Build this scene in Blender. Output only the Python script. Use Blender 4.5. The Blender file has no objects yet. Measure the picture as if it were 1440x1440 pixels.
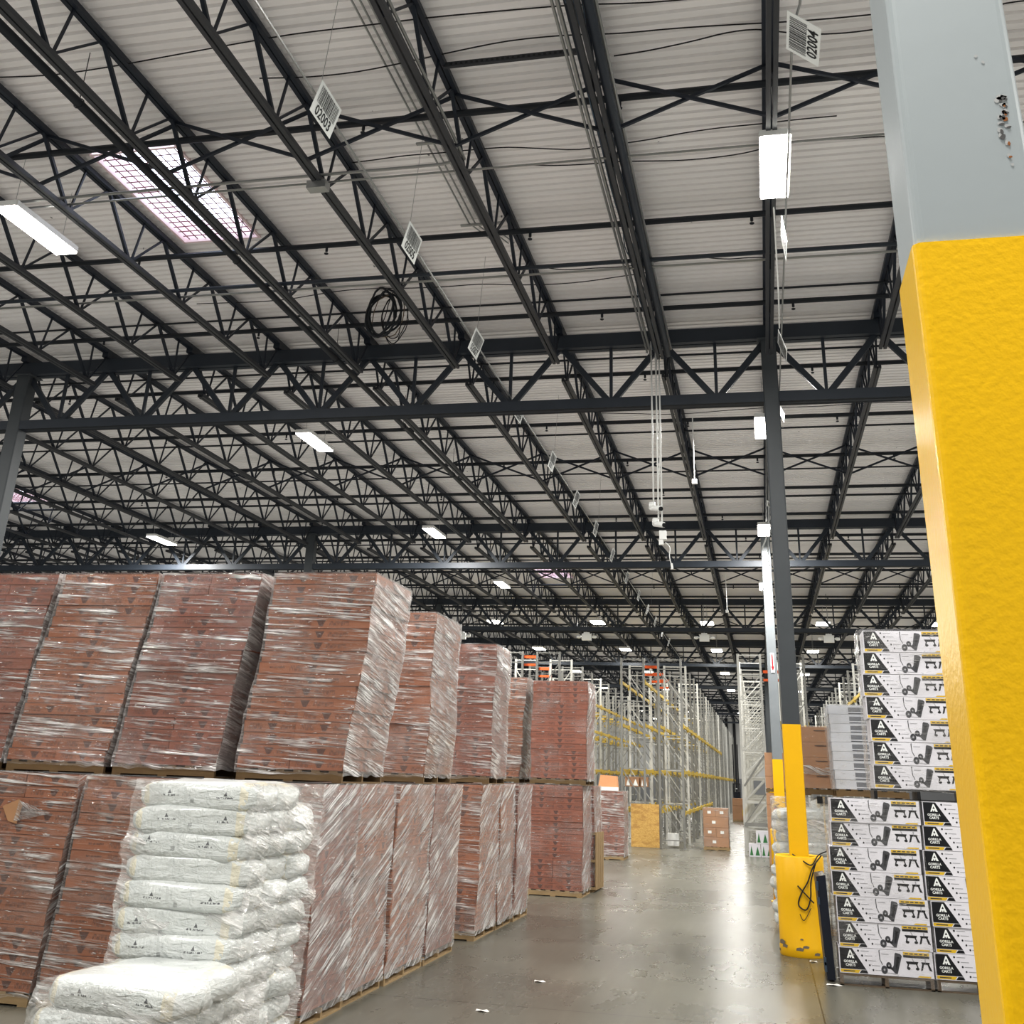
import bpy, math, random
from mathutils import Vector, Matrix, noise

random.seed(7)
sc = bpy.context.scene
COL = sc.collection
PI = math.pi

# ------------------------------------------------------------------ helpers
class MB:
    """collects polygons (with uv in metres and a material slot)"""
    def __init__(s): s.v=[]; s.f=[]; s.m=[]; s.uv=[]
    def poly(s, pts, m=0, uv=None):
        n=len(s.v); s.v+=[tuple(p) for p in pts]; s.f.append(tuple(range(n,n+len(pts)))); s.m.append(m)
        s.uv.append(uv if uv else [(0,0)]*len(pts))
    def hexa(s, c, m=0):
        # c: 8 corners, bottom 4 (ccw from above) then top 4
        n=len(s.v); s.v+=[tuple(p) for p in c]
        L=(Vector(c[1])-Vector(c[0])).length; W=(Vector(c[3])-Vector(c[0])).length; H=(Vector(c[4])-Vector(c[0])).length
        def r(a,b,o=0): return [(-a/2+o,-b/2),(a/2+o,-b/2),(a/2+o,b/2),(-a/2+o,b/2)]
        for q,u in (((0,3,2,1),r(W,L)),((4,5,6,7),r(L,W)),((0,1,5,4),r(L,H)),((1,2,6,5),r(W,H,20)),((2,3,7,6),r(L,H)),((3,0,4,7),r(W,H,20))):
            s.f.append(tuple(n+i for i in q)); s.m.append(m); s.uv.append(u)
    def box(s, x0,x1,y0,y1,z0,z1, m=0):
        s.hexa([(x0,y0,z0),(x1,y0,z0),(x1,y1,z0),(x0,y1,z0),(x0,y0,z1),(x1,y0,z1),(x1,y1,z1),(x0,y1,z1)], m)
    def bar(s, a, b, w, h=None, m=0, up=(0,0,1)):
        a=Vector(a); b=Vector(b); h=h or w; d=(b-a).normalized(); up=Vector(up)
        if abs(d.dot(up))>.999: up=Vector((0,1,0))
        r=d.cross(up).normalized()*(w/2); u=r.cross(d).normalized()*(h/2)
        s.hexa([a-r-u,a+r-u,b+r-u,b-r-u,a-r+u,a+r+u,b+r+u,b-r+u], m)
    def tube(s, pts, r, n=8, m=0, cap=True):
        pts=[Vector(p) for p in pts]; rings=[]
        pu=None
        for i,p in enumerate(pts):
            d=((pts[min(i+1,len(pts)-1)]-pts[max(i-1,0)])).normalized()
            if pu is None: pu=Vector((0,0,1)) if abs(d.z)<.9 else Vector((0,1,0))
            a=d.cross(pu).normalized(); b=a.cross(d).normalized(); pu=b
            base=len(s.v)
            for k in range(n):
                t=2*PI*k/n; s.v.append(tuple(p+a*(r*math.cos(t))+b*(r*math.sin(t))))
            rings.append(base)
        for i in range(len(rings)-1):
            for k in range(n):
                k2=(k+1)%n
                s.f.append((rings[i]+k,rings[i]+k2,rings[i+1]+k2,rings[i+1]+k)); s.m.append(m); s.uv.append([(0,0)]*4)
        if cap:
            for b0,o in ((rings[0],-1),(rings[-1],1)):
                s.f.append(tuple(b0+k for k in (range(n) if o>0 else range(n-1,-1,-1)))); s.m.append(m); s.uv.append([(0,0)]*n)
    def lathe(s, prof, c=(0,0,0), n=32, m=0, cap=True):
        rings=[]
        for r,z in prof:
            rings.append(len(s.v))
            for k in range(n):
                t=2*PI*k/n; s.v.append((c[0]+r*math.cos(t),c[1]+r*math.sin(t),c[2]+z))
        for i in range(len(rings)-1):
            for k in range(n):
                k2=(k+1)%n
                s.f.append((rings[i]+k,rings[i]+k2,rings[i+1]+k2,rings[i+1]+k)); s.m.append(m); s.uv.append([(0,0)]*4)
        if cap:
            s.f.append(tuple(rings[-1]+k for k in range(n))); s.m.append(m); s.uv.append([(0,0)]*n)
            s.f.append(tuple(rings[0]+k for k in range(n-1,-1,-1))); s.m.append(m); s.uv.append([(0,0)]*n)
    def mesh(s, name, mats, smooth=False):
        me=bpy.data.meshes.new(name); me.from_pydata(s.v,[],s.f)
        for m in mats: me.materials.append(m)
        me.polygons.foreach_set('material_index', s.m)
        uvl=me.uv_layers.new(name='UVMap'); flat=[c for f in s.uv for p in f for c in p]
        uvl.data.foreach_set('uv', flat)
        if smooth: me.polygons.foreach_set('use_smooth',[True]*len(s.f))
        me.update(); return me
    def build(s, name, mats, parent=None, smooth=False):
        if not isinstance(mats,(list,tuple)): mats=[mats]
        return link(name, s.mesh(name,mats,smooth), parent)

def link(name, data, parent=None, loc=None):
    o=bpy.data.objects.new(name,data); COL.objects.link(o)
    if parent: o.parent=parent
    if loc: o.location=loc
    return o
def tag(o, label=None, cat=None, group=None, kind=None):
    if label: o['label']=label
    if cat: o['category']=cat
    if group: o['group']=group
    if kind: o['kind']=kind
    return o
def thing(name, label, cat, loc=(0,0,0), group=None, rz=0):
    o=link(name,None,loc=loc); o.rotation_euler=(0,0,rz); o.empty_display_size=.1
    return tag(o,label,cat,group)
def struct(o): o['kind']='structure'; return o
def child_copy(src, parent, loc=None):
    c=src.copy(); COL.objects.link(c); c.parent=parent
    if loc is not None: c.location=loc
    return c
ORD=['first','second','third','fourth','fifth','sixth','seventh','eighth','ninth','tenth','eleventh','twelfth','thirteenth','fourteenth','fifteenth','sixteenth','seventeenth','eighteenth','nineteenth','twentieth']

# ------------------------------------------------------------------ materials
def nt(name):
    m=bpy.data.materials.new(name); m.use_nodes=True; t=m.node_tree
    return m,t,t.nodes['Principled BSDF']
def N(t,typ,**k):
    n=t.nodes.new(typ)
    for a,b in k.items():
        if a in n.inputs.keys() if isinstance(a,str) else False: n.inputs[a].default_value=b
        else: setattr(n,a,b)
    return n
def L(t,a,b): t.links.new(a,b)
def math_(t,op,a,b=None,c=None,clamp=False):
    n=t.nodes.new('ShaderNodeMath'); n.operation=op; n.use_clamp=clamp
    for i,v in enumerate((a,b,c)):
        if v is None: continue
        if isinstance(v,(int,float)): n.inputs[i].default_value=v
        else: L(t,v,n.inputs[i])
    return n.outputs[0]
def mixc(t,f,a,b):
    n=t.nodes.new('ShaderNodeMix'); n.data_type='RGBA'
    for i,v in ((0,f),(6,a),(7,b)):
        if isinstance(v,(int,float)): n.inputs[i].default_value=v
        elif isinstance(v,tuple): n.inputs[i].default_value=(*v,1)[:4]
        else: L(t,v,n.inputs[i])
    return n.outputs[2]
def noise_(t,vec,scale,detail=3,rough=.55,dist=0):
    n=t.nodes.new('ShaderNodeTexNoise'); n.inputs['Scale'].default_value=scale; n.inputs['Detail'].default_value=detail
    n.inputs['Roughness'].default_value=rough; n.inputs['Distortion'].default_value=dist
    if vec is not None: L(t,vec,n.inputs['Vector'])
    return n.outputs[0]
def mapping(t,vec,scale=(1,1,1),rot=(0,0,0),loc=(0,0,0)):
    n=t.nodes.new('ShaderNodeMapping'); L(t,vec,n.inputs[0]); n.inputs['Scale'].default_value=scale
    n.inputs['Rotation'].default_value=rot; n.inputs['Location'].default_value=loc; return n.outputs[0]
def ramp(t,f,stops):
    n=t.nodes.new('ShaderNodeValToRGB'); e=n.color_ramp.elements
    while len(e)<len(stops): e.new(.5)
    for i,(p,c) in enumerate(stops):
        e[i].position=p; e[i].color=(c,c,c,1) if isinstance(c,(int,float)) else (*c,1)
    L(t,f,n.inputs[0]); return n.outputs[0]
def bump(t,b,h,strength=.3,dist=.01):
    n=t.nodes.new('ShaderNodeBump'); n.inputs['Strength'].default_value=strength; n.inputs['Distance'].default_value=dist
    L(t,h,n.inputs['Height']); L(t,n.outputs[0],b.inputs['Normal'])
def coord(t,kind='Object'): return t.nodes.new('ShaderNodeTexCoord').outputs[kind]

def paint(name,c,rough=.5,metal=0,var=.12,scale=3,bmp=0,bscale=60,spec=.5):
    m,t,b=nt(name); co=coord(t)
    n=noise_(t,co,scale,4)
    d=tuple(x*(1-var) for x in c); l=tuple(min(1,x*(1+var)) for x in c)
    L(t,mixc(t,n,d,l),b.inputs['Base Color'])
    b.inputs['Roughness'].default_value=rough; b.inputs['Metallic'].default_value=metal
    b.inputs['Specular IOR Level'].default_value=spec
    if bmp: bump(t,b,noise_(t,co,bscale,2),bmp,.004)
    return m

M={}
M['steel']=paint('dark_steel_paint',(.020,.026,.038),.5,var=.2)
M['chord']=paint('dark_steel_flange',(.044,.047,.053),.45,var=.2)  # paler joist steel: highlight on the bottom flanges put into the colour
M['girder']=paint('girder_paint',(.032,.040,.052),.5,var=.2)
M['colshaded']=paint('column_paint_shaded',(.062,.070,.077),.5)  # same column paint, darkened to stand for weaker light
M['collit']=paint('column_paint_lit',(.40,.44,.455),.42,var=.05,bmp=.12,bscale=9,scale=1)  # lit copy of the column paint, light put into the colour
M['yellow']=paint('guard_yellow',(.80,.47,.006),.38,var=.10,scale=1.4,bmp=.25,bscale=28)
M['yellow_near']=paint('guard_yellow_textured',(.92,.57,.008),.30,var=.05,scale=1.2,bmp=.28,bscale=55)
M['yellowbeam']=paint('rack_yellow',(.50,.36,.05),.45)
M['orange']=paint('rack_orange',(.75,.13,.03),.45)
M['rack']=paint('rack_galvanised',(.25,.25,.235),.4,metal=.25,var=.25,scale=2)
M['rackw']=paint('rack_light_grey',(.48,.48,.45),.40,metal=.1,var=.2,scale=2)
M['conduit']=paint('conduit_metal',(.40,.41,.41),.3,metal=.7)
M['pipe']=paint('sprinkler_pipe_paint',(.020,.024,.030),.45)
M['cable']=paint('black_cable',(.012,.012,.014),.5)
M['white']=paint('white_plastic',(.75,.76,.74),.4,var=.05)
M['sign']=paint('sign_white',(.80,.82,.80),.35,var=.03)
M['ink']=paint('black_ink',(.012,.013,.016),.4)
M['grey_ink']=paint('grey_ink',(.35,.35,.37),.5)
M['dk_ink']=paint('charcoal_print',(.05,.052,.06),.45)
M['gold']=paint('yellow_print',(.66,.44,.03),.4)
M['cartwhite']=paint('white_board',(.70,.69,.73),.38,var=.05)
M['red']=paint('red_paint',(.55,.02,.03),.35)
M['blackfoam']=paint('blue_black_plastic',(.012,.016,.028),.4)
M['green']=paint('green_print',(.05,.20,.07),.5)
M['brown']=paint('kraft_board',(.40,.235,.14),.7,var=.12,scale=4)
M['tape']=paint('clear_tape',(.55,.42,.30),.3)
M['concretefill']=paint('concrete_fill',(.30,.28,.24),.9)
M['scrap']=paint('paper_scrap',(.70,.68,.64),.7)
M['wallwhite']=paint('wall_white_paint',(.62,.62,.60),.6,scale=.3)
M['wallgrey']=paint('wall_grey_paint',(.26,.265,.27),.6,scale=.3)
M['curb']=paint('skylight_curb',(.78,.62,.63),.5)
M['mesh_red']=paint('safety_grid',(.13,.03,.035),.4)

# deck: pale galvanised ribs
def deck_mat():
    m,t,b=nt('roof_deck_metal'); co=coord(t)
    big=noise_(t,mapping(t,co,(.12,.12,.12)),1.0,3)
    st=noise_(t,mapping(t,co,(.8,6.5,1)),1.0,2)
    c=mixc(t,big,(.82,.81,.81),(.95,.91,.885)); c=mixc(t,math_(t,'MULTIPLY',st,.35),c,(.66,.66,.67))
    # fastener flecks
    v=t.nodes.new('ShaderNodeTexVoronoi'); v.inputs['Scale'].default_value=1.0; L(t,mapping(t,co,(2.2,1.1,0)),v.inputs['Vector'])
    fl=math_(t,'LESS_THAN',v.outputs['Distance'],.035); c=mixc(t,math_(t,'MULTIPLY',fl,.8),c,(.05,.05,.05))
    L(t,c,b.inputs['Base Color']); b.inputs['Roughness'].default_value=.42; b.inputs['Metallic'].default_value=.15
    return m
M['deck']=deck_mat()

def floor_mat():
    m,t,b=nt('polished_concrete'); co=coord(t)
    n1=noise_(t,mapping(t,co,(.35,.35,.35)),1.0,5); n2=noise_(t,mapping(t,co,(3,1.0,1)),1.0,4,.55); n3=noise_(t,co,45,2)
    c=mixc(t,ramp(t,n1,[(.3,0),(.7,1)]),(.085,.082,.066),(.150,.145,.118)); c=mixc(t,math_(t,'MULTIPLY',n2,.45),c,(.215,.207,.18))
    c=mixc(t,math_(t,'MULTIPLY',n3,.22),c,(.12,.115,.10))
    # long scuff streaks along the aisle
    sc_=noise_(t,mapping(t,co,(9,.5,1),(0,0,.25)),1.0,3,.6); s_=ramp(t,sc_,[(.52,0),(.80,1)])
    c=mixc(t,math_(t,'MULTIPLY',s_,.12),c,(.34,.32,.28))
    # saw-cut joints
    sx=t.nodes.new('ShaderNodeSeparateXYZ'); L(t,co,sx.inputs[0])
    def joint(out,off,per,w):
        a=math_(t,'ABSOLUTE',math_(t,'SUBTRACT',math_(t,'FRACT',math_(t,'ADD',math_(t,'DIVIDE',math_(t,'SUBTRACT',out,off),per),.5)),.5))
        return math_(t,'LESS_THAN',a,w/per)
    j=math_(t,'MAXIMUM',joint(sx.outputs[0],.45,4.6667,.008),joint(sx.outputs[1],16.8,4.8333,.008))
    c=mixc(t,math_(t,'MULTIPLY',j,.75),c,(.03,.03,.03))
    L(t,c,b.inputs['Base Color'])
    r=math_(t,'ADD',math_(t,'MULTIPLY',n2,.08),math_(t,'MULTIPLY',n1,.10)); L(t,math_(t,'ADD',r,.19),b.inputs['Roughness'])
    b.inputs['Specular IOR Level'].default_value=.16
    return m
M['floor']=floor_mat()

def carton_mat(name,c1,c2):
    m,t,b=nt(name); uv=coord(t,'UV'); ob=coord(t)
    sx=t.nodes.new('ShaderNodeSeparateXYZ'); L(t,uv,sx.inputs[0]); u,v=sx.outputs[0],sx.outputs[1]
    oi=t.nodes.new('ShaderNodeObjectInfo')
    u=math_(t,'SUBTRACT',u,math_(t,'MULTIPLY',math_(t,'GREATER_THAN',u,10),20))
    c=mixc(t,noise_(t,mapping(t,ob,(3,3,14)),1.0,4),c1,c2)
    c=mixc(t,math_(t,'MULTIPLY',oi.outputs['Random'],.35),c,tuple(x*.62 for x in c1))
    def rect(u0,u1,v0,v1):
        a=math_(t,'MULTIPLY',math_(t,'GREATER_THAN',u,u0),math_(t,'LESS_THAN',u,u1))
        return math_(t,'MULTIPLY',a,math_(t,'MULTIPLY',math_(t,'GREATER_THAN',v,v0),math_(t,'LESS_THAN',v,v1)))
    # dark tapered emblem near the middle of the face
    hw=math_(t,'ADD',math_(t,'MULTIPLY',v,.55),.036)
    emb=math_(t,'MULTIPLY',math_(t,'LESS_THAN',math_(t,'ABSOLUTE',math_(t,'SUBTRACT',u,.03)),hw),math_(t,'MULTIPLY',math_(t,'GREATER_THAN',v,-.034),math_(t,'LESS_THAN',v,.030)))
    # lines of small print
    wv=math_(t,'GREATER_THAN',noise_(t,mapping(t,uv,(120,26,1)),1.0,1),.47)
    p1=math_(t,'MULTIPLY',rect(-.44,-.28,-.004,.014),wv); p2=math_(t,'MULTIPLY',rect(.12,.34,-.026,.020),math_(t,'MULTIPLY',wv,.55)); p3=math_(t,'MULTIPLY',rect(-.22,-.08,-.03,.028),math_(t,'MULTIPLY',wv,.5))
    mk=math_(t,'MAXIMUM',math_(t,'MAXIMUM',math_(t,'MULTIPLY',emb,.8),math_(t,'MULTIPLY',p1,.75)),math_(t,'MAXIMUM',p2,p3))
    c=mixc(t,mk,c,(.075,.045,.042))
    ev=math_(t,'GREATER_THAN',math_(t,'ABSOLUTE',v),.0505); c=mixc(t,math_(t,'MULTIPLY',ev,.55),c,(.10,.04,.03))
    L(t,c,b.inputs['Base Color']); b.inputs['Roughness'].default_value=.62
    bump(t,b,noise_(t,mapping(t,ob,(4,4,9)),1.0,2),.35,.02)
    return m
M['carton']=carton_mat('red_brown_carton',(.29,.110,.056),(.42,.178,.095))
M['carton2']=carton_mat('dull_red_carton',(.25,.092,.058),(.34,.14,.095))

def film_mat(name,rot,base,streak,milk=.75,fine=(3.2,42,1),thr=(.50,.66),shine=.18):
    m,t,b=nt(name); uv=coord(t,'UV')
    mp=mapping(t,uv,fine,(0,0,0)); 
    r=t.nodes.new('ShaderNodeMapping'); L(t,uv,r.inputs[0]); r.inputs['Rotation'].default_value=(0,0,rot)
    v=r.outputs[0]
    a=noise_(t,mapping(t,v,fine),1.0,4,.62,.12); a2=noise_(t,mapping(t,v,(fine[0]*.45,fine[1]*.36,1),(0,0,.16)),1.0,4,.65,.15)
    big=noise_(t,mapping(t,v,(1.5,2.6,1)),1.0,3)
    s=ramp(t,math_(t,'ADD',math_(t,'MULTIPLY',a,.45),math_(t,'MULTIPLY',a2,.55)),[(thr[0],0),(thr[1],1)])
    s=math_(t,'MULTIPLY',s,ramp(t,big,[(.40,.08),(.58,1)]))
    g_=ramp(t,noise_(t,mapping(t,uv,(7,34,1),(0,0,-.35)),1.0,3,.7),[(.63,0),(.69,1)])   # small white glints painted along the crinkles
    s=math_(t,'MAXIMUM',s,math_(t,'MULTIPLY',g_,.9))
    hz=ramp(t,noise_(t,mapping(t,uv,(1.1,2.4,1),(0,0,.5)),1.0,4,.6,.3),[(.45,0),(.70,.22)])
    al=math_(t,'ADD',math_(t,'ADD',math_(t,'MULTIPLY',s,streak),base),hz,clamp=True)  # film streaks are highlights painted as white opacity
    L(t,al,b.inputs['Alpha']); b.inputs['Base Color'].default_value=(milk,milk*.985,milk*.97,1)
    b.inputs['Roughness'].default_value=shine; b.inputs['Specular IOR Level'].default_value=1.0
    b.inputs['Coat Weight'].default_value=.6; b.inputs['Coat Roughness'].default_value=.12
    bump(t,b,math_(t,'ADD',a,math_(t,'MULTIPLY',a2,1.2)),1.0,.07)
    return m
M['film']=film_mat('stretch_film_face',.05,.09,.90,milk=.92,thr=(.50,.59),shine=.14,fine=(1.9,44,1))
M['film_side']=film_mat('stretch_film_side_sheen',-.42,.28,.85,milk=.88,thr=(.48,.58),fine=(1.8,44,1))  # whiter and denser: grazing lamp sheen painted into the side film
M['film_high']=film_mat('stretch_film_high_sheen',.16,.34,.80,milk=.90,thr=(.47,.58),fine=(2.4,48,1))  # painted sheen again, for the sides of the upper loads
M['film_top']=film_mat('stretch_film_top',.3,.30,.45)
M['film_clear']=film_mat('stretch_film_clear',.03,.04,.65,milk=.85,thr=(.57,.68))
M['film_bag']=film_mat('stretch_film_bag',.30,.16,.80,milk=.95,fine=(2.6,13,1),thr=(.51,.62),shine=.10)

def bag_mat():
    m,t,b=nt('white_poly_bag'); co=coord(t)
    sx=t.nodes.new('ShaderNodeSeparateXYZ'); L(t,co,sx.inputs[0]); x,y,z=sx.outputs
    c=mixc(t,noise_(t,co,7,3),(.53,.555,.545),(.67,.69,.67))
    e=math_(t,'MULTIPLY',math_(t,'GREATER_THAN',math_(t,'ABSOLUTE',x),.375),math_(t,'LESS_THAN',math_(t,'ABSOLUTE',x),.435))
    e=math_(t,'MULTIPLY',e,math_(t,'GREATER_THAN',noise_(t,mapping(t,co,(9,9,9)),1.0,2),.42))
    c=mixc(t,math_(t,'MULTIPLY',e,.5),c,(.74,.66,.46)); rnd=t.nodes.new('ShaderNodeObjectInfo').outputs['Random']; x=math_(t,'ADD',x,math_(t,'MULTIPLY',math_(t,'SUBTRACT',rnd,.5),.16)); z=math_(t,'ADD',z,math_(t,'MULTIPLY',math_(t,'SUBTRACT',math_(t,'FRACT',math_(t,'MULTIPLY',rnd,7)),.5),.06))
    def rect(x0,x1,z0,z1):
        a=math_(t,'MULTIPLY',math_(t,'GREATER_THAN',x,x0),math_(t,'LESS_THAN',x,x1))
        return math_(t,'MULTIPLY',a,math_(t,'MULTIPLY',math_(t,'GREATER_THAN',z,z0),math_(t,'LESS_THAN',z,z1)))
    w=math_(t,'GREATER_THAN',noise_(t,mapping(t,co,(110,1,60)),1.0,1),.50)
    p=math_(t,'MAXIMUM',math_(t,'MULTIPLY',rect(-.27,-.12,.0,.012),w),math_(t,'MULTIPLY',rect(.20,.34,-.012,.0),w))
    # small dark peaked emblem above each line of print
    def tri(cx,cz):
        dz=math_(t,'SUBTRACT',z,cz); return math_(t,'MULTIPLY',math_(t,'LESS_THAN',math_(t,'ABSOLUTE',math_(t,'SUBTRACT',x,cx)),math_(t,'MULTIPLY',math_(t,'SUBTRACT',.03,dz),.5)),math_(t,'GREATER_THAN',dz,0))
    p=math_(t,'MAXIMUM',p,math_(t,'MAXIMUM',tri(-.20,.018),tri(.27,.006)))
    p=math_(t,'MAXIMUM',p,math_(t,'MULTIPLY',rect(-.02,.012,-.045,-.016),.45))
    p=math_(t,'MULTIPLY',p,math_(t,'MULTIPLY',math_(t,'LESS_THAN',y,0),math_(t,'GREATER_THAN',math_(t,'FRACT',math_(t,'MULTIPLY',rnd,13)),.3)))
    c=mixc(t,math_(t,'MULTIPLY',p,.8),c,(.03,.03,.04))
    L(t,c,b.inputs['Base Color']); b.inputs['Roughness'].default_value=.30; b.inputs['Specular IOR Level'].default_value=.6
    b.inputs['Coat Weight'].default_value=.4; b.inputs['Coat Roughness'].default_value=.15
    bump(t,b,math_(t,'ADD',noise_(t,mapping(t,co,(5,5,16),(0,.35,0)),1.0,4,.6,.8),noise_(t,mapping(t,co,(9,9,5),(0,-.5,0)),1.0,3,.6,1)),.8,.03)
    return m
M['bag']=bag_mat()

def wood_mat(name,c1,c2):
    m,t,b=nt(name); co=coord(t)
    L(t,mixc(t,noise_(t,mapping(t,co,(4,18,18)),1.0,4),c1,c2),b.inputs['Base Color']); b.inputs['Roughness'].default_value=.75
    return m
M['wood']=wood_mat('pallet_wood',(.24,.165,.085),(.40,.29,.16))
M['wood_shaded']=wood_mat('shaded_pallet_wood',(.10,.062,.028),(.20,.135,.065))  # shade under the upper loads painted as darker wood
def osb_mat():
    m,t,b=nt('strand_board'); co=coord(t)
    v=t.nodes.new('ShaderNodeTexVoronoi'); v.inputs['Scale'].default_value=1; L(t,mapping(t,co,(16,1,34),(0,.1,0)),v.inputs['Vector'])
    n=noise_(t,mapping(t,co,(3,1,9)),1.0,4)
    c=mixc(t,math_(t,'MULTIPLY',v.outputs['Distance'],1.0),(.66,.45,.16),(.48,.28,.08)); c=mixc(t,ramp(t,n,[(.5,0),(.62,.55)]),c,(.36,.19,.06))
    L(t,c,b.inputs['Base Color']); b.inputs['Roughness'].default_value=.7; return m
M['osb']=osb_mat()
def emit(name,c,s):
    m,t,b=nt(name); b.inputs['Base Color'].default_value=(.8,.8,.8,1); b.inputs['Emission Color'].default_value=(*c,1); b.inputs['Emission Strength'].default_value=s
    return m
M['led']=emit('lit_diffuser',(1,.965,.88),16)
def sky_pane():
    m,t,b=nt('skylight_pane')
    tr=t.nodes.new('ShaderNodeBsdfTransparent'); tl=t.nodes.new('ShaderNodeBsdfTranslucent'); mx=t.nodes.new('ShaderNodeMixShader')
    tr.inputs[0].default_value=(.95,.97,1,1); tl.inputs[0].default_value=(.95,.93,.97,1); mx.inputs[0].default_value=.45
    L(t,tr.outputs[0],mx.inputs[1]); L(t,tl.outputs[0],mx.inputs[2]); L(t,mx.outputs[0],t.nodes['Material Output'].inputs[0]); return m
M['pane']=sky_pane()
def striped_mat():
    # pale grey cartons with dark printed bands
    m,t,b=nt('banded_carton'); uv=coord(t,'UV')
    sx=t.nodes.new('ShaderNodeSeparateXYZ'); L(t,uv,sx.inputs[0]); u,v=sx.outputs[0],sx.outputs[1]
    def rect(u0,u1,v0,v1):
        a=math_(t,'MULTIPLY',math_(t,'GREATER_THAN',u,u0),math_(t,'LESS_THAN',u,u1))
        return math_(t,'MULTIPLY',a,math_(t,'MULTIPLY',math_(t,'GREATER_THAN',v,v0),math_(t,'LESS_THAN',v,v1)))
    k=math_(t,'MAXIMUM',rect(-.22,.9,-.060,-.046),rect(.16,.30,-.01,.032))
    c=mixc(t,k,(.52,.54,.58),(.035,.04,.05)); c=mixc(t,rect(-.22,.02,-.028,.036),c,(.17,.18,.20)); c=mixc(t,rect(.02,.16,-.004,.02),c,(.25,.26,.28))
    L(t,c,b.inputs['Base Color']); b.inputs['Roughness'].default_value=.4; return m
M['striped']=striped_mat()

# ------------------------------------------------------------------ camera
H=2.1
F,YAW,PIT,ROL=1503.88,-.2291,.3858,.0366
cy,sy,cp,sp=math.cos(YAW),math.sin(YAW),math.cos(PIT),math.sin(PIT)
f=Vector((sy*cp,cy*cp,sp)); r=Vector((cy,-sy,0)); u=r.cross(f)
r2=r*math.cos(ROL)+u*math.sin(ROL); u2=-r*math.sin(ROL)+u*math.cos(ROL)
cam=bpy.data.cameras.new('camera'); co=link('camera',cam)
co.matrix_world=Matrix(((r2.x,u2.x,-f.x,0),(r2.y,u2.y,-f.y,0),(r2.z,u2.z,-f.z,H),(0,0,0,1)))
cam.sensor_width=36; cam.lens=36*F/1440; cam.shift_x=0; cam.shift_y=-240/1440
cam.clip_start=.05; cam.clip_end=400
sc.camera=co

# ------------------------------------------------------------------ shell
XL,XR,YB,YF,ZT=-62,34,-14,139,9.42
g=MB(); g.poly([(XL,YB,0),(XR,YB,0),(XR,YF,0),(XL,YF,0)]); struct(g.build('floor',M['floor']))
skylights=[(-8.15,-6.97,10.52,12.97),(-8.15,-6.97,39.6,42.0),(-22.2,-21.0,26.1,28.5)]
g=MB(); P=.1524; yy=YB
while yy<YF:
    pr=[(yy,ZT),(yy+.098,ZT),(yy+.112,ZT+.04),(yy+.138,ZT+.04),(yy+P,ZT)]
    cuts=[(a,b) for a,b,c,d in skylights if yy+P>c and yy<d]; segs=[]; x=XL
    for a,b in sorted(cuts): segs.append((x,a)); x=b
    segs.append((x,XR))
    for a,b in segs:
        for i in range(4):
            (y0,z0),(y1,z1)=pr[i],pr[i+1]
            g.poly([(a,y0,z0),(a,y1,z1),(b,y1,z1),(b,y0,z0)])
    yy+=P
struct(g.build('ceiling',M['deck']))
# far wall: grey dado, white above, dark pilasters
g=MB(); g.box(XL,XR,YF,YF+.3,0,2.7,1); g.box(XL,XR,YF,YF+.3,2.7,ZT+.1,0); struct(g.build('wall_front',[M['wallwhite'],M['wallgrey']]))
g=MB()
for x in (-5.1,-4.35,-3.45,-2.35,1.5,4.5): g.box(x,x+.32,YF-.25,YF,0,ZT)
tr=g.build('trim_1',M['ink']); struct(tr)
for nm,b_ in (('wall_left',(XL-.3,XL,YB,YF)),('wall_right',(XR,XR+.3,YB,YF)),('wall_back',(XL,XR,YB-.3,YB))):
    g=MB(); g.box(*b_,0,2.7,1); g.box(*b_,2.7,ZT+.1,0); struct(g.build(nm,[M['wallwhite'],M['wallgrey']]))
# skylights
for i,(a,b,c,d) in enumerate(skylights):
    lab=['wire-gridded roof skylight glowing pale blue above the big red carton loads','small bright skylight far down the roof beyond the second girder','skylight glimpsed beside the dark steel column, partly behind joists'][i]
    t=thing('skylight',lab,'skylight',((a+b)/2,(c+d)/2,ZT)); w,l=(b-a)/2,(d-c)/2
    g=MB()
    for x0,x1,y0,y1 in ((-w-.04,-w,-l,l),(w,w+.04,-l,l),(-w-.04,w+.04,-l-.04,-l),(-w-.04,w+.04,l,l+.04)): g.box(x0,x1,y0,y1,-.02,.34)
    g.build('curb',M['curb'],t)
    g=MB(); g.poly([(-w,-l,.34),(w,-l,.34),(w,l,.34),(-w,l,.34)]); g.build('pane',M['pane'],t)
    g=MB(); n=9
    for k in range(n): x=-w+2*w*(k+.5)/n; g.bar((x,-l,.03),(x,l,.03),.010)
    n=17
    for k in range(n): y=-l+2*l*(k+.5)/n; g.bar((-w,y,.045),(w,y,.045),.010)
    g.build('safety_grid',M['mesh_red'],t)

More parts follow.
